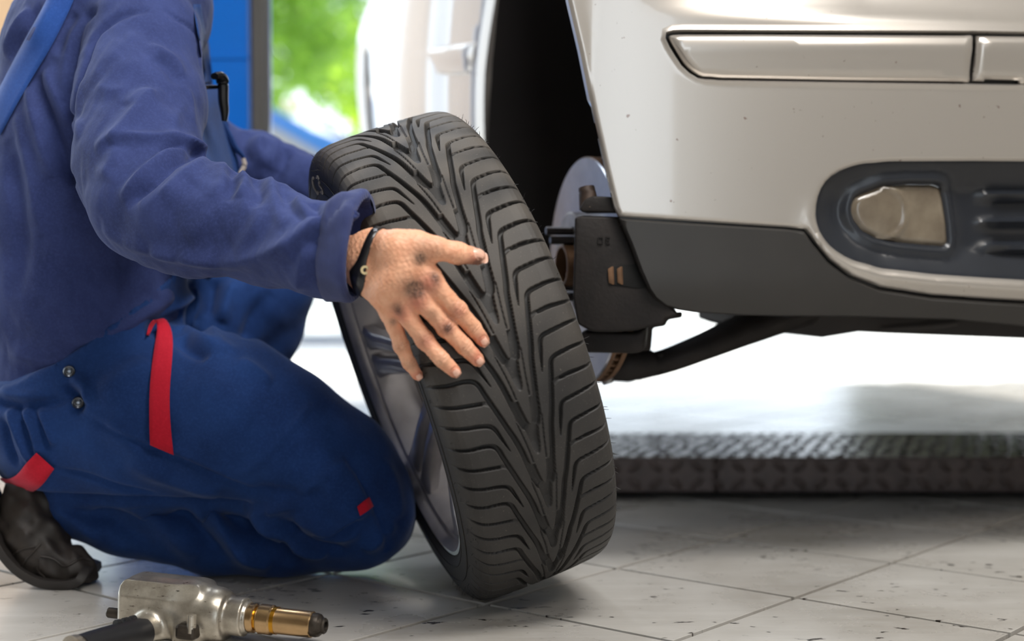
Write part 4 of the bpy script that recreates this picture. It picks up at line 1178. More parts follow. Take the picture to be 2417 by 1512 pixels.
    leg_l = [(L_HIP, .075), (P(440, 800, 2.37), .055), (P(650, 690, 2.41), .028), (P(610, 850, 2.42), .026), (P(545, 1150, 2.43), .024), (P(610, 1228, 2.43), .020), (P(665, 1236, 2.43), .014)]
    arm_l = [(L_SH, .042), (P(415, 260, 2.37), .040), (L_EL, .040), (P(660, 420, 2.35), .036), (L_WR, .027)]
    hl = [(L_WR, .025), (P(838, 425, 2.315), .024), (P(868, 418, 2.29), .021)]
    fl_ = [[(P(850, 405 + 16 * i, 2.305 + .006 * i), .0115), (P(885, 398 + 16 * i, 2.28), .0105), (P(912, 402 + 14 * i, 2.245), .0095), (P(926, 408 + 13 * i, 2.215), .008)] for i in range(4)]
    thl = [(P(830, 410, 2.30), .014), (P(838, 380, 2.275), .012), (P(850, 362, 2.255), .0095)]
    head = P(470, -255, 2.21)
    fwd = np.array([.93, -.05, -.34]); fwd /= np.linalg.norm(fwd); hup = np.array([.34, 0, .94]); hup -= fwd * (fwd @ hup); hup /= np.linalg.norm(hup); hs = np.cross(hup, fwd)
    def hp(a, b_, c): return head + fwd * a + hup * b_ + hs * c
    HB = np.stack([fwd, hs, hup], 1)
    def body_sdf(p):
        d = d_chain(p, [(PEL, .115), (P(200, 600, 2.21), .110), (CHEST, .118)], .05)
        d = smin(d, d_chain(p, [(P(345, 130, 2.03), .040), (P(330, 100, 2.18), .055), (L_SH, .040)], .02), .04)
        for ch in (arm_r, arm_l): d = smin(d, d_chain(p, ch, .01), .035)
        for ch in (leg_r, leg_l): d = smin(d, d_chain(p, ch, .012), .04)
        for ch in [hl] + fl_ + [thl]: d = smin(d, d_chain(p, ch, .003), .007)
        d = smin(d, d_seg(p, P(345, 40, 2.20), head - hup * .07 - fwd * .02, .058, .052), .04)
        h = d_ell(p, hp(-.012, .035, 0), (.098, .077, .095), HB)
        h = smin(h, d_ell(p, hp(.025, -.055, 0), (.066, .054, .062), HB), .03)
        h = smin(h, d_seg(p, hp(.082, .012, 0), hp(.102, -.028, 0), .008, .0135), .012)          # nose
        h = smin(h, d_seg(p, hp(.074, .028, -.034), hp(.074, .028, .034), .010, .010), .012)      # brow
        h = smin(h, d_ell(p, hp(.082, -.100, 0), (.016, .022, .016), HB), .018)                   # chin
        for sg in (-1, 1):
            h = smin(h, d_ell(p, hp(.066, -.022, sg * .042), (.02, .02, .022), HB), .02)          # cheek
            h = np.maximum(h, -(np.linalg.norm(p - hp(.094, .010, sg * .033), axis=1) - .014) * .8)
            h = smin(h, np.linalg.norm(p - hp(.072, .008, sg * .033), axis=1) - .0125, .003)      # eye
            h = smin(h, d_ell(p, hp(-.012, -.012, sg * .079), (.018, .008, .032), HB), .006)      # ear
        h = smin(h, d_seg(p, hp(.086, -.058, -.020), hp(.086, -.058, .020), .007, .007), .006)    # lips
        h = np.maximum(h, -(d_seg(p, hp(.096, -.0575, -.02), hp(.096, -.0575, .02), .0022, .0022)))
        d = smin(d, h, .02)
        cutx = (p - wrist[0][0]) @ ((wrist[1][0] - wrist[0][0]) / np.linalg.norm(wrist[1][0] - wrist[0][0]))
        return d
    wdir = (wrist[1][0] - arm_r[-2][0]); wdir /= np.linalg.norm(wdir); wcut = P(822, 606, 1.702)
    lo, hi = bounds([arm_r, arm_l, leg_r, leg_l, hl, [(head, .14)], [(PEL, .17)]], .02)
    V2, F2 = surfnet(body_sdf, lo, hi, .0065)
    def halve(V, F, keep_after):
        s = (V - wcut) @ wdir; near = np.linalg.norm(V - wcut, axis=1) < .09
        far = np.linalg.norm(V - wcut, axis=1) < (.5 if keep_after else 0)
        k = (s > 0) if keep_after else ~((s > 0) & near)
        fk = k[F].all(1); return F[fk]
    bm = bmesh.new()
    FA, FB = halve(V1, F1, True), halve(V2, F2, False)
    off = len(V1)
    me = bpy.data.meshes.new('tmp')
    allV = np.concatenate([V1, V2]); allF = np.concatenate([FA, FB + off])
    used, inv_ = np.unique(allF, return_inverse=True); allF = inv_.reshape(-1, 4); allV = allV[used]; isfine = used < off
    me.from_pydata(allV.tolist(), [], allF.tolist()); bm.from_mesh(me); bpy.data.meshes.remove(me)
    bm.verts.ensure_lookup_table()
    be = [e for e in bm.edges if len(e.link_faces) == 1 and (e.verts[0].co - Vector(wcut)).length < .06]
    try: bmesh.ops.bridge_loops(bm, edges=be)
    except Exception as ex: print('bridge failed', ex)
    # keep the largest connected piece only
    bm.verts.ensure_lookup_table(); comp = {}
    best = []
    for v in bm.verts:
        if v.index in comp: continue
        st, grp = [v], []
        comp[v.index] = 1
        while st:
            x = st.pop(); grp.append(x)
            for e in x.link_edges:
                y = e.other_vert(x)
                if y.index not in comp: comp[y.index] = 1; st.append(y)
        print('body piece', len(grp))
        if len(grp) > len(best): best = grp
    bs = set(best); bmesh.ops.delete(bm, geom=[v for v in bm.verts if v not in bs], context='VERTS')
    skin = NT('skin'); b = skin.b
    mottled = skin.ramp(skin.noise(70, 5, 0.6), [(0.3, srgb(222, 158, 124)), (0.7, srgb(240, 184, 150))])
    rd = skin.attr('ruddy'); c = skin.mix(rd.outputs['Fac'], mottled, srgb(196, 112, 92))
    dt = skin.attr('grime'); gn = skin.n('ShaderNodeMath', operation='MULTIPLY'); skin.l(dt.outputs['Fac'], gn.inputs[0])
    fine = skin.ramp(skin.noise(650, 4, 0.75), [(0.3, (0.45,) * 3), (0.62, (1,) * 3)]); skin.l(fine, gn.inputs[1]); gn.use_clamp = True
    c = skin.mix(gn.outputs[0], c, srgb(44, 36, 33)); skin.l(c, b.inputs['Base Color'])
    b.inputs['Roughness'].default_value = 0.48; b.inputs['Subsurface Weight'].default_value = 0.12
    b.inputs['Subsurface Radius'].default_value = (0.008, 0.003, 0.0015); b.inputs['Specular IOR Level'].default_value = 0.4
    skin.bump(skin.noise(900, 3, 0.6), 0.3, 0.0006)
    body = bm_obj('body', bm, skin.m, t, smooth=True, sharp=180)
    W = np.empty(len(body.data.vertices) * 3); body.data.vertices.foreach_get('co', W); W = W.reshape(-1, 3) + np.array(base_of(t))
    gr = np.zeros(len(W)); ru = np.zeros(len(W))
    def blob(arr, px, py, r, amp, sx=1.0):
        c = None
        dcam = W - CAMP; depth = dcam[:, 1]
        qx = 1208.5 + FPX * W[:, 0] / (W[:, 1] * math.cos(PITCH) - (W[:, 2] - CAM_H) * math.sin(PITCH))
        qy = 756 - FPX * (W[:, 1] * math.sin(PITCH) + (W[:, 2] - CAM_H) * math.cos(PITCH)) / (W[:, 1] * math.cos(PITCH) - (W[:, 2] - CAM_H) * math.sin(PITCH))
        i = np.argmin(np.hypot(qx - px, qy - py) + (depth - 1.55) * 60 + (depth > 1.95) * 1e6)
        d = np.linalg.norm(W - W[i], axis=1)
        arr += amp * np.exp(-(d / r) ** 2)
    for x, y, r, a in ((994, 612, .0075, .95), (986, 606, .012, .4), (980, 682, .0095, 1.1), (966, 676, .014, .55), (996, 690, .010, .4), (1026, 652, .0065, .95), (1032, 668, .007, .55), (941, 735, .0065, .8), (936, 722, .007, .5), (929, 758, .0045, .8), (1058, 776, .0055, 1.0), (1024, 742, .008, .45), (1080, 728, .009, .30), (1053, 770, .009, .30), (1003, 800, .009, .40), (947, 820, .008, .40), (1030, 588, .010, .30), (1120, 780, .010, .22), (1100, 822, .010, .28), (1046, 850, .010, .28), (970, 862, .009, .5), (1110, 622, .011, .85), (1085, 625, .009, .6), (1130, 618, .008, .8), (1000, 575, .008, .3), (1064, 745, .008, .2), (1150, 795, .006, .5), (1140, 850, .006, .5), (1080, 895, .005, .5)):
        blob(gr, x, y, r, a)
    for x, y, r, a in ((1012, 668, .012, .7), (985, 715, .012, .7), (945, 745, .012, .6), (1080, 735, .010, .5), (1055, 775, .010, .5), (1005, 805, .010, .5), (1140, 806, .010, .8), (1130, 850, .010, .8), (1078, 880, .010, .8), (990, 890, .010, .8), (1125, 612, .012, .7)):
        blob(ru, x, y, r, a)
    for nm, arr in (('grime', np.clip(gr * .95, 0, .95)), ('ruddy', np.clip(ru, 0, .8))):
        at = body.data.attributes.new(nm, 'FLOAT', 'POINT'); at.data.foreach_set('value', arr.astype(np.float32))
    # fingernails
    nm_ = simple('fingernail', srgb(226, 176, 154), 0.3, var=0.06, scale=200, coat=0.3)
    tree = BVHTree.FromPolygons([tuple(v) for v in V1], [tuple(q) for q in F1.tolist()])
    for nm, c, ax, up, sd, r in nails:
        gv, gf = [], []; n1, n2 = 9, 9
        for i in range(n1):
            for j in range(n2):
                a, s = -1 + 2 * i / (n1 - 1), -1 + 2 * j / (n2 - 1)
                # squircle outline
                k = 1 / max(1e-6, (abs(a) ** 4 + abs(s) ** 4) ** .25) * max(abs(a), abs(s)) if (a or s) else 1
                L_, W_ = (r * .80, r * .70) if nm != 'thumb' else (r * 1.15, r * .80)
                q = c + ax * a * k * L_ + sd * s * k * W_
                h = tree.ray_cast(Vector(q + up * .03), Vector(-up))
                base = np.array(h[0]) if h[0] is not None else q
                edge = max(abs(a), abs(s))
                gv.append(base + up * (.0006 * (1 - edge ** 3) - .0001 + (.0005 if a > .8 else 0)))
        for i in range(n1 - 1):
            for j in range(n2 - 1): gf.append((i * n2 + j, (i + 1) * n2 + j, (i + 1) * n2 + j + 1, i * n2 + j + 1))
        mesh_obj('fingernail', gv, gf, nm_, body)
    eyem = simple('eye_white', srgb(225, 220, 212), .2); irm = simple('brown_iris', srgb(50, 32, 22), .15)
    for sg in (-1, 1):
        bm = bmesh.new(); bmesh.ops.create_uvsphere(bm, u_segments=16, v_segments=10, radius=.0118); bmesh.ops.scale(bm, vec=(1, 1.25, .62), verts=bm.verts[:])
        bmesh.ops.rotate(bm, verts=bm.verts[:], matrix=Matrix(HB.tolist()), cent=(0, 0, 0)); bmesh.ops.translate(bm, verts=bm.verts[:], vec=Vector(hp(.0765, .008, sg * .033))); ey = bm_obj('eye', bm, eyem, body, smooth=True, sharp=180)
        bm = bmesh.new(); add_lathe(bm, [(0, .0052), (.0012, .005), (.002, .003), (.0022, 0)], hp(.0872, .007, sg * .033), fwd, seg=20); bm_obj('iris', bm, irm, body, smooth=True)
    hairm = simple('dark_hair', srgb(44, 32, 24), 0.6, var=0.3, scale=60, bump=0.6, bscale=300)
    def hair_sdf(p):
        h = d_ell(p, hp(-.018, .045, 0), (.103, .083, .098), HB)
        q = (p - head); a, b_ = q @ fwd, q @ hup
        return np.maximum(h, np.maximum(a - .060 - .2 * np.maximum(b_ - .06, 0), -(b_ - (.075 * np.clip((a + .03) / .08, 0, 1) - .055)))) + .002 * vnoise(p, 60, 9)
    V, F = surfnet(hair_sdf, head - .2, head + .2, .005); mesh_obj('hair', V, F, hairm, t)
    # ---------------- shirt
    torso_a = [(190, 920, 200), (195, 700, 228), (205, 500, 236), (215, 300, 226), (232, 130, 212), (292, 20, 200)]
    near_t = [(P(x, y, 2.145), M_(r, 2.16) * .97) for x, y, r in torso_a]; far_t = [(P(x + 8, y, 2.27), M_(r, 2.2) * .93) for x, y, r in torso_a]
    slv = to_chain([(338, 88, 134, 2.05), (330, 250, 148, 1.985), (330, 395, 146, 1.91), (352, 478, 134, 1.862), (425, 515, 127, 1.83), (500, 522, 121, 1.808), (640, 558, 112, 1.775), (755, 588, 103, 1.722), (850, 583, 116, 1.698), (915, 585, 120, 1.682)])
    slv_in = to_chain([(600, 560, 60, 1.785), (700, 575, 75, 1.738), (790, 590, 88, 1.712), (850, 583, 108, 1.698), (960, 585, 122, 1.668)])
    far_s = to_chain([(385, 120, 108, 2.36), (412, 255, 92, 2.38), (500, 378, 86, 2.38), (600, 398, 84, 2.37), (680, 424, 75, 2.355), (745, 440, 66, 2.345), (800, 432, 62, 2.34)])
    c1, c2 = P(869, 462, 1.698), P(833, 702, 1.698)
    cn = np.cross(c2 - c1, np.array([.16, 1.0, 0.02])); cn /= np.linalg.norm(cn); cn = cn if cn[0] > 0 else -cn
    lsd = (far_s[-1][0] - far_s[-2][0]); lsd /= np.linalg.norm(lsd)
    def shirt_sdf(p):
        d = smin(d_chain(p, near_t, .02), d_chain(p, far_t, .02), .08)
        d = smin(d, d_seg(p, P(320, 0, 2.19), P(370, -95, 2.20), .085, .072), .05)
        arm = d_chain(p, slv, .02)
        arm = np.maximum(arm, (p - c1) @ cn)
        arm = np.maximum(arm, -np.maximum(d_chain(p, slv_in, .01), -((p - c1) @ cn + .16)))
        la = np.maximum(d_chain(p, far_s, .015), (p - far_s[-1][0]) @ lsd)
        d = smin(d, la, .03)
        d = np.maximum(d, (p - P(372, -100, 2.20)) @ np.array([.25, 0, .97]))
        d = np.maximum(d, -(d_seg(p, P(345, -30, 2.195), P(395, -180, 2.20), .060, .064)))
        return smin(d, arm, .022)
    lo, hi = bounds([near_t, far_t, slv[:-1], far_s], .015)
    V, F = surfnet(shirt_sdf, lo, hi, .0036, smooth=1)
    cam_side = np.clip((P(250, 400, 2.3)[1] - V[:, 1]) * 3, 0.4, 1)
    N = vnormals(V, F)
    V = V + N * (.0018 * vnoise(V * np.array([1, 1, .6]), 9, 11) + .0009 * vnoise(V, 22, 12) + .0004 * vnoise(V * np.array([1.6, 1, .7]), 45, 13))[:, None]
    mm = .001
    fs = [
        ([(224, 350), (257, 330), (286, 305), (315, 270), (343, 238), (381, 212)], 7 * mm, .011),
        ([(262, 332), (300, 326), (345, 328), (405, 328), (450, 340), (476, 354)], 8 * mm, .011),
        ([(375, 362), (420, 352), (473, 362)], -9 * mm, .008),
        ([(286, 471), (306, 446), (324, 428), (362, 395), (405, 364), (443, 350), (478, 352)], 9 * mm, .010),
        ([(300, 482), (338, 452), (378, 418), (405, 392), (440, 374), (476, 374)], -8 * mm, .008),
        ([(330, 500), (390, 455), (440, 410), (486, 380)], 6 * mm, .012),
        ([(500, 372), (528, 405), (522, 440), (500, 470)], 7 * mm, .010), ([(548, 405), (548, 440), (530, 475)], -6 * mm, .008),
        ([(560, 412), (578, 428), (580, 445), (566, 465)], 8 * mm, .009), ([(600, 425), (612, 455), (600, 490)], -6 * mm, .009),
        ([(630, 430), (641, 440), (650, 470), (655, 495), (671, 531)], 7 * mm, .008), ([(660, 440), (690, 490), (720, 520)], -5 * mm, .009),
        ([(700, 468), (712, 490), (730, 505)], 7 * mm, .009), ([(738, 482), (752, 505), (775, 510)], -6 * mm, .008),
        ([(826, 462), (806, 472), (785, 492), (762, 514), (724, 550), (675, 583), (610, 606), (540, 612), (450, 606), (360, 590)], 10 * mm, .012),
        ([(835, 500), (800, 515), (770, 535), (735, 565), (690, 600)], -7 * mm, .013),
        ([(700, 690), (712, 640), (720, 600), (735, 575)], 6 * mm, .010),
        ([(440, 560), (490, 520), (540, 470)], 3 * mm, .014), ([(560, 590), (600, 540), (620, 500)], 3 * mm, .012),
        ([(240, 540), (267, 558), (300, 574), (345, 588), (420, 604)], 4 * mm, .010),
        ([(352, 105), (378, 122), (405, 138), (420, 158), (429, 180)], 5 * mm, .010), ([(365, 135), (400, 165), (420, 200)], -4 * mm, .012),
        ([(230, 200), (260, 215), (300, 212)], 3 * mm, .012), ([(430, 200), (448, 230), (455, 290)], 3 * mm, .010), ([(405, 330), (412, 280), (440, 240)], 3 * mm, .010),
        ([(192, 190), (186, 250), (184, 330)], 3 * mm, .009),
        ([(300, 250), (330, 225), (362, 222)], 4 * mm, .012), ([(240, 420), (262, 385), (275, 350)], 4 * mm, .014),
        # armhole seam and folds of the back
        ([(350, 22), (300, 32), (255, 55), (222, 90), (208, 130), (190, 180), (176, 240), (165, 285)], -6 * mm, .006),
        ([(385, 22), (420, 45), (455, 68), (468, 100), (473, 160)], -4 * mm, .004),
        ([(86, 180), (105, 240), (125, 300), (150, 370), (178, 440)], -9 * mm, .010), ([(65, 205), (80, 260), (98, 330), (125, 420)], 8 * mm, .012),
        ([(108, 165), (125, 215), (148, 262), (168, 300)], 7 * mm, .010), ([(205, 40), (178, 80), (160, 140), (152, 240)], 6 * mm, .010), ([(178, 30), (150, 75), (135, 130)], -5 * mm, .010),
        ([(230, 20), (200, 50), (182, 100), (172, 170)], -5 * mm, .008), ([(70, 20), (35, 70), (10, 130)], 6 * mm, .009), ([(100, 10), (60, 70), (25, 140)], -5 * mm, .008), ([(130, 5), (100, 60), (70, 110)], 5 * mm, .008),
        ([(40, 270), (60, 350), (80, 460), (100, 560)], 6 * mm, .014), ([(20, 330), (40, 430), (50, 560), (45, 700)], -6 * mm, .016),
        ([(150, 800), (240, 790), (330, 745), (420, 690)], 6 * mm, .014), ([(20, 830), (110, 850), (180, 840)], 5 * mm, .014), ([(330, 640), (360, 690), (400, 690)], 5 * mm, .014),
        ([(620, 320), (612, 350), (630, 390)], 6 * mm, .012), ([(680, 352), (660, 400), (640, 430)], -6 * mm, .012), ([(590, 305), (575, 340), (580, 390)], -5 * mm, .012), ([(720, 365), (700, 410), (660, 455)], 6 * mm, .011), ([(655, 330), (650, 360), (640, 400)], 5 * mm, .010),
    ]
    V = folds(V, F, [(a_, b_ * 1.45, c_ * .92) for a_, b_, c_ in fs])
    V = lap(V, F, .35)
    sh = mesh_obj('shirt', V, F, SHIRT_M, t, label='faded navy long-sleeved shirt')
    # ribbed cuff band and its seam
    def loop_on(chain, plane_p, plane_n, lift, n=64, cref=None, span=1.0):
        pass
    stree = BVHTree.FromPolygons([tuple(v) for v in V], [tuple(q) for q in F.tolist()])
    def around(pp, pn, centre, lift, n=72):
        u = np.cross(pn, [0, 1, 0.0]); u /= np.linalg.norm(u); w = np.cross(pn, u); out = []
        for a in np.linspace(0, 2 * math.pi, n, endpoint=False):
            d = u * math.cos(a) + w * math.sin(a)
            h = stree.ray_cast(Vector(centre + d * .16), Vector(-d), .16)
            out.append((np.array(h[0]) if h[0] is not None else centre + d * .06) + d * lift)
        return np.array(out)
    ca = P(850, 583, 1.698)
    L1 = [around(None, cn, ca - cn * s, l) for s, l in ((.0370, .0003), (.0355, .0036), (.030, .0040), (.0245, .0042), (.019, .0042), (.0135, .0042), (.008, .0042), (.003, .0042), (-.0012, .0028), (-.0012, -.0020))]
    cv = np.concatenate(L1); n_ = 72
    cf = [(r * n_ + i, r * n_ + (i + 1) % n_, (r + 1) * n_ + (i + 1) % n_, (r + 1) * n_ + i) for r in range(len(L1) - 1) for i in range(n_)]
    cuffm = NT('ribbed_cuff'); cuffm.b.inputs['Roughness'].default_value = 0.85; cuffm.b.inputs['Sheen Weight'].default_value = 0.1
    cuffm.l(cuffm.ramp(cuffm.noise(30, 5), [(0.3, srgb(38, 48, 92)), (0.7, srgb(52, 64, 116))]), cuffm.b.inputs['Base Color'])
    wv = cuffm.n('ShaderNodeTexWave', Scale=170.0, Distortion=0.3); wv.bands_direction = 'X'
    tc = cuffm.n('ShaderNodeTexCoord'); mp = cuffm.n('ShaderNodeMapping'); mp.inputs['Rotation'].default_value = (0, .15, 0); cuffm.l(tc.outputs['Object'], mp.inputs['Vector']); cuffm.l(mp.outputs['Vector'], wv.inputs['Vector']); cuffm.bump(wv.outputs['Fac'], 0.5, 0.001)
    mesh_obj('cuff', cv, cf, cuffm.m, sh)
    # ---------------- overalls
    thigh = to_chain([(60, 1005, 138, 2.15), (180, 1000, 195, 2.13), (335, 985, 210, 2.12), (520, 990, 196, 2.115), (650, 1045, 172, 2.12), (770, 1145, 178, 2.13), (845, 1200, 140, 2.135)])
    shin = to_chain([(835, 1215, 128, 2.14), (660, 1265, 96, 2.135), (500, 1268, 84, 2.13), (290, 1235, 70, 2.125), (130, 1190, 66, 2.12), (40, 1165, 60, 2.12)])
    thigh_l = to_chain([(180, 980, 185, 2.33), (330, 880, 160, 2.36), (480, 780, 130, 2.38), (610, 700, 100, 2.40), (668, 675, 74, 2.41)])
    shin_l = to_chain([(662, 680, 78, 2.41), (630, 780, 76, 2.42), (570, 960, 74, 2.43), (540, 1120, 74, 2.43), (535, 1180, 72, 2.43)])
    waist = [(P(x, y, 2.145), M_(r, 2.16) * .985) for x, y, r in ((180, 940, 212), (192, 700, 236), (202, 560, 240))]; waist_f = [(P(x + 8, y, 2.27), M_(r, 2.2) * .945) for x, y, r in ((180, 940, 212), (192, 700, 236), (202, 560, 240))]
    wl = np.array([(-400, 905), (0, 893), (60, 905), (112, 908), (160, 880), (205, 858), (270, 815), (340, 758), (400, 705), (440, 655), (462, 600), (475, 520), (700, 300)], float)
    def overall_sdf(p):
        d = d_chain(p, thigh, .03)
        d = smin(d, d_chain(p, thigh_l, .03), .05)
        w = smin(d_chain(p, waist, .02), d_chain(p, waist_f, .02), .07)
        cut_x = 1208.5 + FPX * p[:, 0] / 2.2
        top = CAM_H + (620 - np.interp(cut_x, wl[:, 0], wl[:, 1])) / FPX * 2.13
        w = np.maximum(w, (p[:, 2] - top) * .8)
        d = smin(d, w, .03)
        s = d_chain(p, shin, .02)
        s = smin(s, d_chain(p, shin_l, .02), .001)
        d = smin(d, s, .012)
        hem = P(25, 1160, 2.12)
        d = np.maximum(d, -np.maximum(d_chain(p, [(P(-80, 1150, 2.12), .045), (P(120, 1188, 2.12), .030)]), -9))
        return np.maximum(d, -(p[:, 2] - .0015))
    lo, hi = bounds([thigh, shin, thigh_l, shin_l, waist[:2], waist_f[:2]], .015); lo[2] = max(lo[2], -.01)
    hi[2] = max(hi[2], .62)
    V, F = surfnet(overall_sdf, lo, hi, .004, smooth=1)
    N = vnormals(V, F); up_ok = np.clip(V[:, 2] / .02, 0, 1)
    V = V + N * ((.0022 * vnoise(V, 7, 21) + .001 * vnoise(V, 18, 22)) * up_ok)[:, None]
    fs = [
        ([(190, 975), (225, 990), (262, 1012), (340, 1048), (410, 1076), (480, 1106), (560, 1145), (620, 1160)], -4 * mm, .005),
        ([(190, 968), (262, 1004), (340, 1040), (410, 1068), (480, 1098), (555, 1136)], 3 * mm, .006),
        ([(130, 1108), (200, 1122), (280, 1150), (330, 1160), (370, 1166)], -4 * mm, .005),
        ([(10, 1140), (80, 1172), (200, 1182), (330, 1186), (480, 1188), (560, 1196), (640, 1206)], -10 * mm, .011),
        ([(470, 1190), (500, 1225), (535, 1265), (575, 1305), (640, 1335)], 12 * mm, .014), ([(440, 1200), (470, 1240), (500, 1280), (530, 1320)], -9 * mm, .014),
        ([(560, 1215), (600, 1252), (640, 1288), (700, 1325)], -9 * mm, .013), ([(590, 1206), (650, 1250), (700, 1280), (770, 1310)], 10 * mm, .014),
        ([(330, 1200), (380, 1235), (420, 1270), (470, 1310)], 8 * mm, .016), ([(230, 1200), (300, 1250), (360, 1290)], -6 * mm, .016), ([(130, 1190), (190, 1235), (240, 1270)], 6 * mm, .013),
        ([(660, 1225), (700, 1262), (760, 1290), (820, 1300)], -7 * mm, .010), ([(690, 1215), (740, 1240), (800, 1262), (850, 1255)], 7 * mm, .011), ([(660, 1270), (690, 1250), (668, 1290)], -6 * mm, .010),
        ([(570, 1206), (640, 1202), (700, 1190), (740, 1172)], 6 * mm, .008), ([(600, 1150), (680, 1165), (720, 1176), (770, 1160)], -4 * mm, .010),
        ([(700, 1176), (745, 1140), (790, 1105), (820, 1085)], 3 * mm, .006), ([(815, 1080), (850, 1120), (880, 1180), (905, 1245), (915, 1300)], -4 * mm, .006), ([(565, 1122), (620, 1080), (680, 1020), (735, 950)], 2.5 * mm, .005),
        ([(740, 1255), (800, 1240), (850, 1212), (880, 1195)], 5 * mm, .007), ([(740, 1266), (800, 1254), (850, 1228)], -6 * mm, .006),
        ([(400, 772), (440, 785), (480, 805), (530, 832)], 6 * mm, .010), ([(420, 800), (450, 825), (490, 845)], -6 * mm, .010), ([(455, 690), (462, 725), (440, 760), (470, 775)], 8 * mm, .010), ([(430, 740), (380, 760), (350, 790)], -7 * mm, .010),
        ([(470, 640), (450, 690), (420, 720), (360, 770)], 6 * mm, .008), ([(500, 780), (520, 810), (560, 830)], 5 * mm, .010), ([(560, 850), (600, 872), (640, 905)], 4 * mm, .012),
        ([(20, 965), (40, 1010), (60, 1060), (75, 1095)], 6 * mm, .007), ([(35, 960), (56, 1010), (78, 1075)], -6 * mm, .006), ([(55, 962), (78, 1015), (95, 1080)], 6 * mm, .007), ([(72, 960), (95, 1010), (112, 1060)], -6 * mm, .006), ([(90, 965), (110, 1010), (130, 1050)], 5 * mm, .007), ([(5, 990), (20, 1050), (40, 1100)], -5 * mm, .007),
        ([(0, 948), (60, 955), (120, 950), (170, 935)], -5 * mm, .007), ([(0, 925), (60, 935), (120, 928)], 5 * mm, .008),
        ([(150, 905), (175, 930), (185, 955), (175, 975)], -8 * mm, .007), ([(165, 890), (200, 915), (200, 950)], 5 * mm, .008),
        ([(250, 1000), (280, 1020), (330, 1070), (400, 1120)], 4 * mm, .014), ([(440, 900), (520, 930), (600, 990)], 3 * mm, .03), ([(230, 920), (300, 890), (350, 850)], 4 * mm, .018), ([(300, 1090), (400, 1130), (520, 1165)], 5 * mm, .014),
        ([(520, 760), (540, 700), (560, 660)], 7 * mm, .012), ([(580, 800), (600, 740), (640, 690)], -6 * mm, .012), ([(490, 750), (500, 700), (500, 660)], -7 * mm, .010),
        ([(900, 1080), (930, 1140), (945, 1220)], 3 * mm, .014), ([(860, 1300), (900, 1270), (930, 1230)], 4 * mm, .012),
    ]
    V = folds(V, F, [(a_, b_ * 2.0, c_) for a_, b_, c_ in fs]); V[:, 2] = np.maximum(V[:, 2], .001); V = lap(V, F, .3)
    ov = mesh_obj('overalls', V, F, TROUSER_M, t, label='blue work overalls with red webbing loops')
    otree = BVHTree.FromPolygons([tuple(v) for v in V], [tuple(q) for q in F.tolist()])
    def cast(px, py, tree, lift):
        d = ray(px, py); d = d / np.linalg.norm(d)
        h = tree.ray_cast(Vector(CAMP), Vector(d))
        if h[0] is None: return None
        return np.array(h[0]) - d * lift
    def band(name, left, right, tree, mat, parent, lift=.003, n=26, thick=.002, puff=None, m=5, label=None):
        """a strip of webbing between two traced edges, laid on the cloth"""
        A, Bq = spline(left, n), spline(right, n); g = []
        last = None
        for i in range(n):
            for j in range(m):
                q = A[i] + (Bq[i] - A[i]) * j / (m - 1)
                pf = (puff(i / (n - 1)) if puff else 0)
                h = cast(q[0], q[1], tree, lift + pf)
                if h is None: h = P(q[0], q[1], last[1] if last is not None else 2.1)
                last = h; g.append(h)
        g = np.array(g).reshape(n, m, 3)
        for _ in range(3): g[1:-1] = .5 * g[1:-1] + .25 * (g[:-2] + g[2:])
        vd = g.reshape(-1, 3) - CAMP; vd /= np.linalg.norm(vd, axis=1)[:, None]
        Vt = np.concatenate([g.reshape(-1, 3), g.reshape(-1, 3) + vd * thick]); K = n * m; Fq = []
        for i in range(n - 1):
            for j in range(m - 1):
                a = i * m + j; Fq += [(a, a + 1, a + m + 1, a + m), (K + a, K + a + m, K + a + m + 1, K + a + 1)]
            for j0 in (0, m - 1): a = i * m + j0; Fq.append((a, a + m, K + a + m, K + a) if j0 == 0 else (a + m, a, K + a, K + a + m))
        for i0 in (0, n - 1):
            for j in range(m - 1): a = i0 * m + j; Fq.append((a + 1, a, K + a, K + a + 1) if i0 == 0 else (a, a + 1, K + a + 1, K + a))
        return mesh_obj(name, Vt, Fq, mat, parent, label=label)
    band('tool_loop', [(346, 790), (352, 765), (366, 752), (372, 775), (364, 820), (354, 900), (352, 980), (354, 1050)], [(352, 792), (366, 762), (388, 748), (406, 780), (408, 830), (400, 920), (402, 1000), (410, 1074)], otree, RED_M, ov, lift=.008, puff=lambda s: .014 * max(0, 1 - abs(s - .25) / .3), label='long red webbing tool loop')
    band('pocket_strap', [(0, 1126), (20, 1130), (42, 1118), (60, 1095), (86, 1068)], [(0, 1132), (30, 1150), (64, 1164), (96, 1148), (128, 1106)], otree, RED_M, ov, lift=.007, puff=lambda s: .010 * math.sin(s * 3.1), label='red webbing strap at the back pocket')
    band('pocket_tag', [(843, 1195), (856, 1184), (872, 1172)], [(850, 1217), (866, 1207), (882, 1194)], otree, RED_M, ov, lift=.004, n=10, label='small red knee-pocket tag')
    # snap button and slide
    for px, py in ((184, 950), (163, 876)):
        c = cast(px, py, otree, .002)
        bm = bmesh.new(); ax = CAMP - c; add_lathe(bm, [(-.004, .0085), (.002, .0085), (.004, .007), (.003, .005), (.0045, 0)], c, ax, seg=24)
        sb = bm_obj('snap_button', bm, simple('button_metal', srgb(120, 124, 130), 0.3, metal=0.9), ov, smooth=True, sharp=40)
        bm = bmesh.new()
        q = basis(ax)
        for u, w_, a_, b2 in ((-.003, 0, .0012, .006), (.003, 0, .0012, .006), (0, .0025, .006, .0012), (0, -.0025, .006, .0012)):
            add_box(bm, Vector(c) + q @ Vector((.0045, u, w_)), (.001, a_, b2), rot=q)
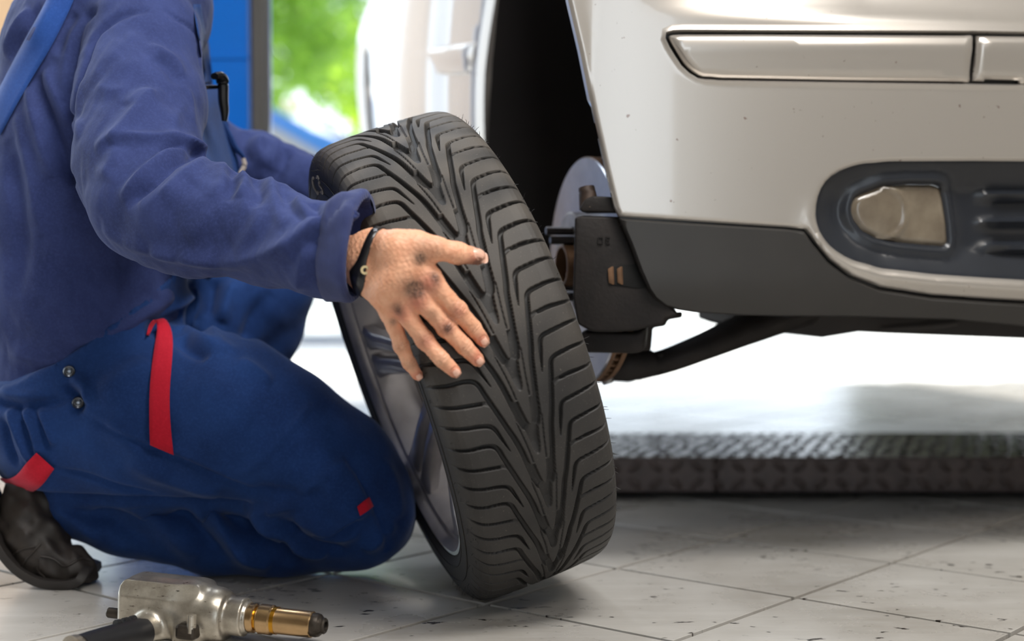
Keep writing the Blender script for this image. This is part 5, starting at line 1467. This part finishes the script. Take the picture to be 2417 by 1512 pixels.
        bm_obj('button_relief', bm, simple('button_dark', srgb(30, 32, 38), 0.4, metal=0.6), sb)
    # back strap over the shirt
    band('shoulder_strap', [(128, -40), (100, 18), (60, 90), (20, 165), (-30, 262)], [(188, -40), (165, 22), (118, 115), (66, 200), (0, 320)], stree, cloth('strap_blue', srgb(32, 66, 136), srgb(44, 84, 160), sheen=.3), ov, lift=.005, m=6, label='blue shoulder strap across the back')
    rows_b = []
    y_a, z_a = P(0, 262, 2.17)[1] - .05, P(0, 240, 2.17)[2]
    for s in np.linspace(0, 1, 18):
        for c_ in np.linspace(-.022, .022, 5):
            o_ = Vector((-2.0, y_a + .10 * s + c_ * .6, z_a - .30 * s + c_ * .35)); h = stree.ray_cast(o_, Vector((1, 0, 0)))
            rows_b.append((np.array(h[0]) if h[0] is not None else np.array([-.86, o_[1], o_[2]])) + np.array([-.006, 0, 0]))
    mesh_obj('shoulder_strap', rows_b, [(i * 5 + j, i * 5 + j + 1, (i + 1) * 5 + j + 1, (i + 1) * 5 + j) for i in range(17) for j in range(4)], TROUSER_M, ov)
    # bib, buckle
    def slab(name, rows, thick, mat, parent, label=None):
        """rows: list of ((x,y,Y) left, (x,y,Y) right)"""
        n, m = len(rows), 6; g = []
        for (a, b_) in rows:
            A, Bq = P(*a), P(*b_)
            for j in range(m): g.append(A + (Bq - A) * j / (m - 1))
        g = np.array(g); nn = np.array([.85, -.5, .1]); nn = nn / np.linalg.norm(nn)
        Vt = np.concatenate([g + nn * thick, g]); K = n * m; Fq = []
        for i in range(n - 1):
            for j in range(m - 1): a = i * m + j; Fq += [(a, a + 1, a + m + 1, a + m), (K + a, K + a + m, K + a + m + 1, K + a + 1)]
            Fq += [(i * m + m, i * m, K + i * m, K + i * m + m), (i * m + m - 1, i * m + 2 * m - 1, K + i * m + 2 * m - 1, K + i * m + m - 1)]
        for j in range(m - 1): Fq += [(j + 1, j, K + j, K + j + 1), ((n - 1) * m + j, (n - 1) * m + j + 1, K + (n - 1) * m + j + 1, K + (n - 1) * m + j)]
        return mesh_obj(name, Vt, Fq, mat, parent, label=label)
    slab('bib', [((446, 195, 2.10), (518, 205, 2.24)), ((450, 260, 2.09), (524, 262, 2.25)), ((452, 320, 2.08), (540, 325, 2.26)), ((460, 380, 2.06), (556, 380, 2.27)), ((466, 430, 2.05), (562, 430, 2.27)), ((468, 560, 2.05), (540, 560, 2.27)), ((452, 650, 2.06), (490, 660, 2.27))], .006, TROUSER_M, ov)
    bm = bmesh.new(); add_tube(bm, [P(521, 285, 2.235), P(537, 318, 2.24), P(552, 345, 2.245), P(575, 372, 2.25), P(572, 395, 2.25), P(562, 414, 2.245)], [.011, .012, .011, .006, .006, .004], seg=8, n=24, flat=.5); bm_obj('bib_edge_flap', bm, TROUSER_M, ov, smooth=True)
    bm = bmesh.new(); add_tube(bm, [P(574, 374, 2.245), P(577, 390, 2.245), P(566, 410, 2.242)], [.0035, .004, .003], seg=6, n=12); bm_obj('frayed_hem', bm, cloth('frayed_thread', srgb(150, 138, 128), srgb(190, 178, 168)), ov, smooth=True)
    band('bib_strap', [(455, 10), (468, 90), (478, 150), (484, 196)], [(474, 10), (488, 90), (498, 150), (503, 196)], stree, TROUSER_M, ov, lift=.012)
    bk = simple('black_buckle_plastic', srgb(18, 18, 20), 0.3, coat=.3)
    bm = bmesh.new()
    add_tube(bm, [P(480, 206, 2.075), P(512, 205, 2.10)], [.003, .003], seg=8)
    add_tube(bm, [P(506, 180, 2.075), P(519, 180, 2.09), P(526, 196, 2.10), P(527, 236, 2.10), P(530, 262, 2.10), P(530, 286, 2.10)], [.006, .009, .010, .0095, .008, .005], seg=10, n=22, flat=.8)
    bm_obj('buckle', bm, bk, ov, smooth=True, label='black plastic bib buckle')
    # ---------------- wristband
    bandm = simple('black_silicone', srgb(24, 24, 28), 0.33, coat=.25)
    wc, wax = P(874, 613, 1.688), (wrist[1][0] - wrist[0][0]); wax = np.array([.96, -.16, -.20]); wax /= np.linalg.norm(wax)
    htree = tree
    u = np.cross(wax, [0, 1, 0.0]); u /= np.linalg.norm(u); w_ = np.cross(wax, u); n_ = 80; rows = []
    tilt = np.array([0, 0, 0])
    for a in np.linspace(0, 2 * math.pi, n_, endpoint=False):
        d = u * math.cos(a) + w_ * math.sin(a)
        front = max(0, d @ np.array([0, -1, 0])); low = max(0, -(d @ np.array([0, 0, 1])))
        hw = .0062 + .0066 * math.exp(-((math.degrees(math.atan2(-d[2], -d[1])) - 36) / 20) ** 2)
        prof = []
        for s, l in ((-hw, .0004), (-hw * .9, .0026), (hw * .9, .0026), (hw, .0004)):
            c = wc + wax * (s + .006 * d[2] * 1.0)
            h = htree.ray_cast(Vector(c + d * .08), Vector(-d), .09)
            prof.append((np.array(h[0]) if h[0] is not None else c + d * .027) + d * l)
        rows.append(prof)
    Vt = np.array(rows).reshape(-1, 3)
    Vt = Vt.reshape(n_, 4, 3)
    for _ in range(4): Vt = .5 * Vt + .25 * (np.roll(Vt, 1, 0) + np.roll(Vt, -1, 0))
    Fq = [(i * 4 + j, i * 4 + (j + 1) % 4, ((i + 1) % n_) * 4 + (j + 1) % 4, ((i + 1) % n_) * 4 + j) for i in range(n_) for j in range(4)]
    wb = mesh_obj('wristband', Vt.reshape(-1, 3), Fq, bandm, t, label='black silicone wristband with a ring emblem')
    wtree = BVHTree.FromPolygons([tuple(v) for v in Vt.reshape(-1, 3)], Fq)
    c = cast(862, 637, wtree, .0004)
    if c is None: c = P(862, 637, 1.68)
    bm = bmesh.new(); ax = CAMP - c; add_lathe(bm, [(-.002, .0052), (.0008, .0052), (.0008, .0024), (-.002, .0024)], c, ax, seg=32, closed=True); bm_obj('ring_emblem', bm, simple('cream_print', srgb(206, 190, 146), 0.5), wb)
    bm = bmesh.new()
    q = [cast(x, y, wtree, .0006) for x, y in ((861, 611), (866, 606), (871, 611))]
    if all(v is not None for v in q): add_tube(bm, q, .0004, seg=5)
    q = [cast(x, y, wtree, .0006) for x, y in ((881, 541), (886, 539), (890, 542))]
    if all(v is not None for v in q): add_tube(bm, q, .0005, seg=5)
    q = [cast(x, y, wtree, .0006) for x, y in ((882, 545), (887, 543), (891, 546))]
    if all(v is not None for v in q): add_tube(bm, q, .0005, seg=5)
    if len(bm.verts): bm_obj('band_print', bm, simple('white_print', srgb(200, 205, 215), 0.5), wb)
    # ---------------- shoes
    leather = simple('scuffed_black_leather', srgb(44, 38, 34), 0.55, var=0.45, scale=26, bump=0.5, bscale=120)
    sole_m = simple('black_rubber_sole', srgb(46, 42, 40), 0.6, var=0.25, scale=30, bump=0.2, bscale=300)
    def shoe(pts_up, sole_pts, Yc, zfloor_clip=True):
        up_c = to_chain(pts_up)
        def sdf(p):
            d = d_chain(p, up_c, .02)
            q = p.copy()
            return np.maximum(d + .0025 * vnoise(p, 30, 31) - .002 * np.sin((p[:, 0] * .8 + p[:, 2]) * 210) * .6, -(p[:, 2] - .004))
        lo, hi = bounds([up_c], .012); lo[2] = max(lo[2], -.005)
        V, F = surfnet(sdf, lo, hi, .0035); up = mesh_obj('shoe', V, F, leather, t, label='scuffed black leather work shoe')
        bm = bmesh.new(); w2 = .043; n = 26; cen = spline(sole_pts, n); rings = []
        for i, (x, y) in enumerate(cen):
            f_ = i / (n - 1); ww = np.interp(f_, [0, .12, .3, .55, .8, .93, 1.0], [.026, .040, .044, .046, .050, .046, .026])
            tdir = cen[min(i + 1, n - 1)] - cen[max(i - 1, 0)]; nn = np.array([tdir[1], -tdir[0]]); nn /= np.linalg.norm(nn)   # towards the upper
            o_, i_ = P(x, y, Yc), P(*(np.array([x, y]) + nn * 20), Yc)
            rings.append([bm.verts.new(Vector(pp) + Vector((0, yy, 0))) for pp, yy in ((o_, -ww * .94), (o_ * .5 + i_ * .5, -ww), (i_, -ww * .97), (i_, ww * .97), (o_ * .5 + i_ * .5, ww), (o_, ww * .94))])
        for A, C in zip(rings[:-1], rings[1:]):
            for i in range(6): bm.faces.new((A[i], A[(i + 1) % 6], C[(i + 1) % 6], C[i]))
        bm.faces.new(rings[0]); bm.faces.new(rings[-1][::-1])
        zmin = min(v.co.z for v in bm.verts)
        bmesh.ops.translate(bm, verts=bm.verts[:], vec=(0, 0, max(0.0005 - zmin, -.004)))
        bm_obj('sole', bm, sole_m, up, smooth=True, sharp=50)
        return V, F, up
    V, F, up = shoe([(62, 1180, 62, 2.09), (68, 1240, 64, 2.085), (92, 1292, 62, 2.08), (130, 1326, 50, 2.075), (175, 1342, 40, 2.07), (196, 1346, 30, 2.07)],
                    [(-70, 1120), (-40, 1190), (-12, 1260), (20, 1320), (60, 1362), (110, 1388), (165, 1394), (212, 1384), (228, 1352)], 2.075)
    shtree = BVHTree.FromPolygons([tuple(v) for v in V], [tuple(q) for q in F.tolist()])
    bm = bmesh.new()
    for line in ([(45, 1342), (62, 1320), (80, 1300), (96, 1282)], [(30, 1310), (50, 1296), (82, 1290)], [(88, 1320), (90, 1345), (105, 1362)], [(95, 1312), (125, 1318), (150, 1335), (168, 1330), (190, 1318), (215, 1322)]):
        q = [cast(x, y, shtree, .001) for x, y in spline(line, 14)]; q = [v for v in q if v is not None]
        if len(q) > 2: add_tube(bm, q, .0018, seg=6)
    if len(bm.verts): bm_obj('lace', bm, leather, up, smooth=True)
    shoe([(545, 1200, 52, 2.43), (560, 1215, 50, 2.43), (610, 1228, 42, 2.43), (665, 1238, 34, 2.43)], [(500, 1268), (560, 1270), (620, 1270), (680, 1270), (715, 1262)], 2.43)
person()
# ------------------------------------------------------------------ outside the opening
def leaf_mat(name, c, tr):
    m = NT(name); b = m.b
    b.inputs['Roughness'].default_value = 0.5
    m.l(m.ramp(m.noise(1.3, 3), [(0.3, tuple(v * .6 for v in c)), (0.7, c)]), b.inputs['Base Color'])
    trn = m.n('ShaderNodeBsdfTranslucent'); trn.inputs['Color'].default_value = (*tr, 1)
    ms = m.n('ShaderNodeMixShader', Fac=0.5); m.l(b.outputs[0], ms.inputs[1]); m.l(trn.outputs[0], ms.inputs[2])
    m.l(ms.outputs[0], m.t.nodes['Material Output'].inputs['Surface']); return m.m
BARK = simple('bark', srgb(92, 76, 60), 0.9, var=0.3, scale=12, bump=0.6, bscale=40)
def tree(label, x, y, h, r, cz, mat, seed, n):
    t = thing('tree', label, 'tree', (x, y, 0), group='leafy trees beyond the opening')
    rng = np.random.default_rng(seed)
    bm = bmesh.new()
    add_tube(bm, [(x, y, -.02), (x + .05, y, cz * .5), (x, y + .05, cz)], [.16, .12, .07], seg=10, n=10)
    for k in range(7):
        a = rng.random() * 6.28; add_tube(bm, [(x, y, cz * (.55 + .06 * k)), (x + .5 * r * math.cos(a), y + .5 * r * math.sin(a), cz + .3 * k * .3), (x + .85 * r * math.cos(a), y + .85 * r * math.sin(a), cz + .5 + .1 * k)], [.05, .035, .012], seg=6, n=8)
    bm_obj('trunk', bm, BARK, t, smooth=True)
    cl = rng.normal(size=(42, 3)); cl /= np.linalg.norm(cl, axis=1)[:, None]; cl *= (rng.random((42, 1)) ** .4)
    cl = cl * np.array([r, r, h]) + np.array([x, y, cz])
    ci = rng.integers(0, 42, n); p = cl[ci] + rng.normal(size=(n, 3)) * r * .17
    ax = rng.normal(size=(n, 3)); ax /= np.linalg.norm(ax, axis=1)[:, None]; bx = np.cross(ax, rng.normal(size=(n, 3))); bx /= np.linalg.norm(bx, axis=1)[:, None]
    s = (.045 + .045 * rng.random((n, 1)))
    V = np.stack([p - ax * s, p + bx * s * .55, p + ax * s, p - bx * s * .55], 1).reshape(-1, 3)
    F = np.arange(4 * n).reshape(-1, 4)
    o = mesh_obj('foliage', V, F, mat, t, smooth=False); o['kind'] = 'stuff'
G1 = leaf_mat('green_leaf', srgb(120, 160, 58), (.30, .52, .06)); G2 = leaf_mat('yellow_green_leaf', srgb(150, 190, 60), (.42, .62, .05)); G3 = leaf_mat('deep_green_leaf', srgb(84, 124, 50), (.16, .34, .05))
tree('bright green leafy tree in the sun beyond the blue column', -2.25, 12.0, 1.5, 1.1, 3.0, G1, 1, 4300)
tree('yellow-green leafy tree in the sun next to the car body side', -1.05, 14.2, 1.0, .7, 2.0, G2, 2, 2600)
tree('tall dark green tree standing furthest back beyond the opening', -3.6, 24, 2.8, 1.8, 4.2, G3, 3, 9000)
def parked_car(label, x, y, body_c, sc=1.0):
    t = thing('parked_car', label, 'car', (x, y, 0))
    paint = simple('parked_car_paint', body_c, 0.3, metal=0.2, coat=1.0); glass = simple('car_glass', (.55, .62, .68), 0.05, metal=0.6); tyr = simple('parked_tyre', (.02, .02, .02), .8)
    prof = [(-2.1, .35), (-2.12, .75), (-1.95, .95), (-1.55, 1.02), (-1.05, 1.36), (-.45, 1.44), (.25, 1.40), (1.0, 1.0), (1.75, .88), (2.08, .70), (2.1, .35)]
    bm = bmesh.new(); add_prism(bm, [(x + a * sc, y - .82, z * sc) for a, z in prof], (0, 1.64, 0))
    bmesh.ops.bevel(bm, geom=bm.edges[:], offset=.06, segments=3, affect='EDGES', clamp_overlap=True); bm_obj('body', bm, paint, t, smooth=True, sharp=40)
    for nm, pr in (('side_window', [(-1.3, 1.02), (-.95, 1.30), (-.42, 1.36), (-.42, 1.0)]), ('side_window', [(-.34, 1.0), (-.34, 1.36), (.2, 1.33), (.78, 1.0)])):
        bm = bmesh.new(); add_prism(bm, [(x + a * sc, y - .845, z * sc) for a, z in pr], (0, .03, 0)); bm_obj(nm, bm, glass, t)
    bm = bmesh.new(); add_prism(bm, [(x + .36, y - .7, 1.385), (x + .36, y + .7, 1.385), (x + .98, y + .74, 1.045), (x + .98, y - .74, 1.045)], (.02, 0, .03)); bm_obj('windscreen', bm, glass, t)
    for a in (-1.3, 1.3):
        bm = bmesh.new(); add_lathe(bm, [(-.1, .18), (-.1, .28), (-.08, .31), (.08, .31), (.1, .28), (.1, .18)], (x + a, y - .78, .30), (0, -1, 0), seg=28, closed=True); w = bm_obj('wheel', bm, tyr, t, smooth=True)
        bm = bmesh.new(); add_lathe(bm, [(.02, 0), (.09, .05), (.07, .19), (-.02, .19)], (x + a, y - .78, .30), (0, -1, 0), seg=28); bm_obj('hubcap', bm, glass, w, smooth=True)
parked_car('blue parked car standing in sunshine outside the opening', -1.72, 9.3, srgb(60, 120, 190))
def van():
    x, y = -3.3, 18.2
    t = thing('van', 'white van parked in the sun in front of the far trees', 'van', (x, y, 0))
    w = simple('white_van_paint', (.85, .86, .88), .35, coat=.6); g = simple('van_glass', (.08, .1, .12), .06)
    bm = bmesh.new(); add_box(bm, (x, y, 1.4), (1.9, 4.6, 2.2), bevel=.12, seg=3); bm_obj('body', bm, w, t, smooth=True)
    bm = bmesh.new(); add_box(bm, (x, y - 2.31, 1.85), (1.5, .04, .6), bevel=.01); bm_obj('rear_window', bm, g, t)
    for a in (-.8, .8):
        for b_ in (-1.5, 1.5):
            bm = bmesh.new(); add_lathe(bm, [(-.1, 0), (-.1, .3), (.1, .3), (.1, 0)], (x + a, y + b_, .30), (1, 0, 0), seg=24); bm_obj('wheel', bm, simple('van_tyre', (.02,) * 3, .8), t)
van()
def added_hedge():  # unseen greenery put here to darken the reflection in the right-hand tiles
    x0, x1, y0, y1, zt = 2.7, 10.5, 11.4, 12.6, 3.0
    t = thing('added_hedge', 'unseen dark leafy screen added outside to darken the floor reflection', 'added_hedge', ((x0 + x1) / 2, 12.0, 0))
    dark = leaf_mat('added_hedge_leaf', srgb(66, 70, 52), (.07, .09, .04))
    bm = bmesh.new(); add_box(bm, ((x0 + x1) / 2, 12.0, zt / 2 - .05), (x1 - x0 - .3, .8, zt - .2), bevel=.1); bm_obj('twig_core', bm, simple('added_hedge_core', srgb(38, 46, 28), .9, var=.4, scale=8), t)
    rng = np.random.default_rng(8); n = 9000
    p = np.stack([rng.uniform(x0, x1, n), rng.choice([y0, y1], n) + rng.normal(size=n) * .12, rng.uniform(0.02, zt, n)], 1)
    k = rng.random(n) < .2; p[k, 1] = rng.uniform(y0, y1, k.sum()); p[k, 2] = zt + rng.normal(size=k.sum()) * .06
    ax = rng.normal(size=(n, 3)); ax /= np.linalg.norm(ax, axis=1)[:, None]; bx = np.cross(ax, rng.normal(size=(n, 3))); bx /= np.linalg.norm(bx, axis=1)[:, None]
    V = np.stack([p - ax * .07, p + bx * .04, p + ax * .07, p - bx * .04], 1).reshape(-1, 3); V[:, 2] = np.maximum(V[:, 2], -.02)
    o = mesh_obj('foliage', V, np.arange(4 * n).reshape(-1, 4), dark, t, smooth=False); o['kind'] = 'stuff'
added_hedge()
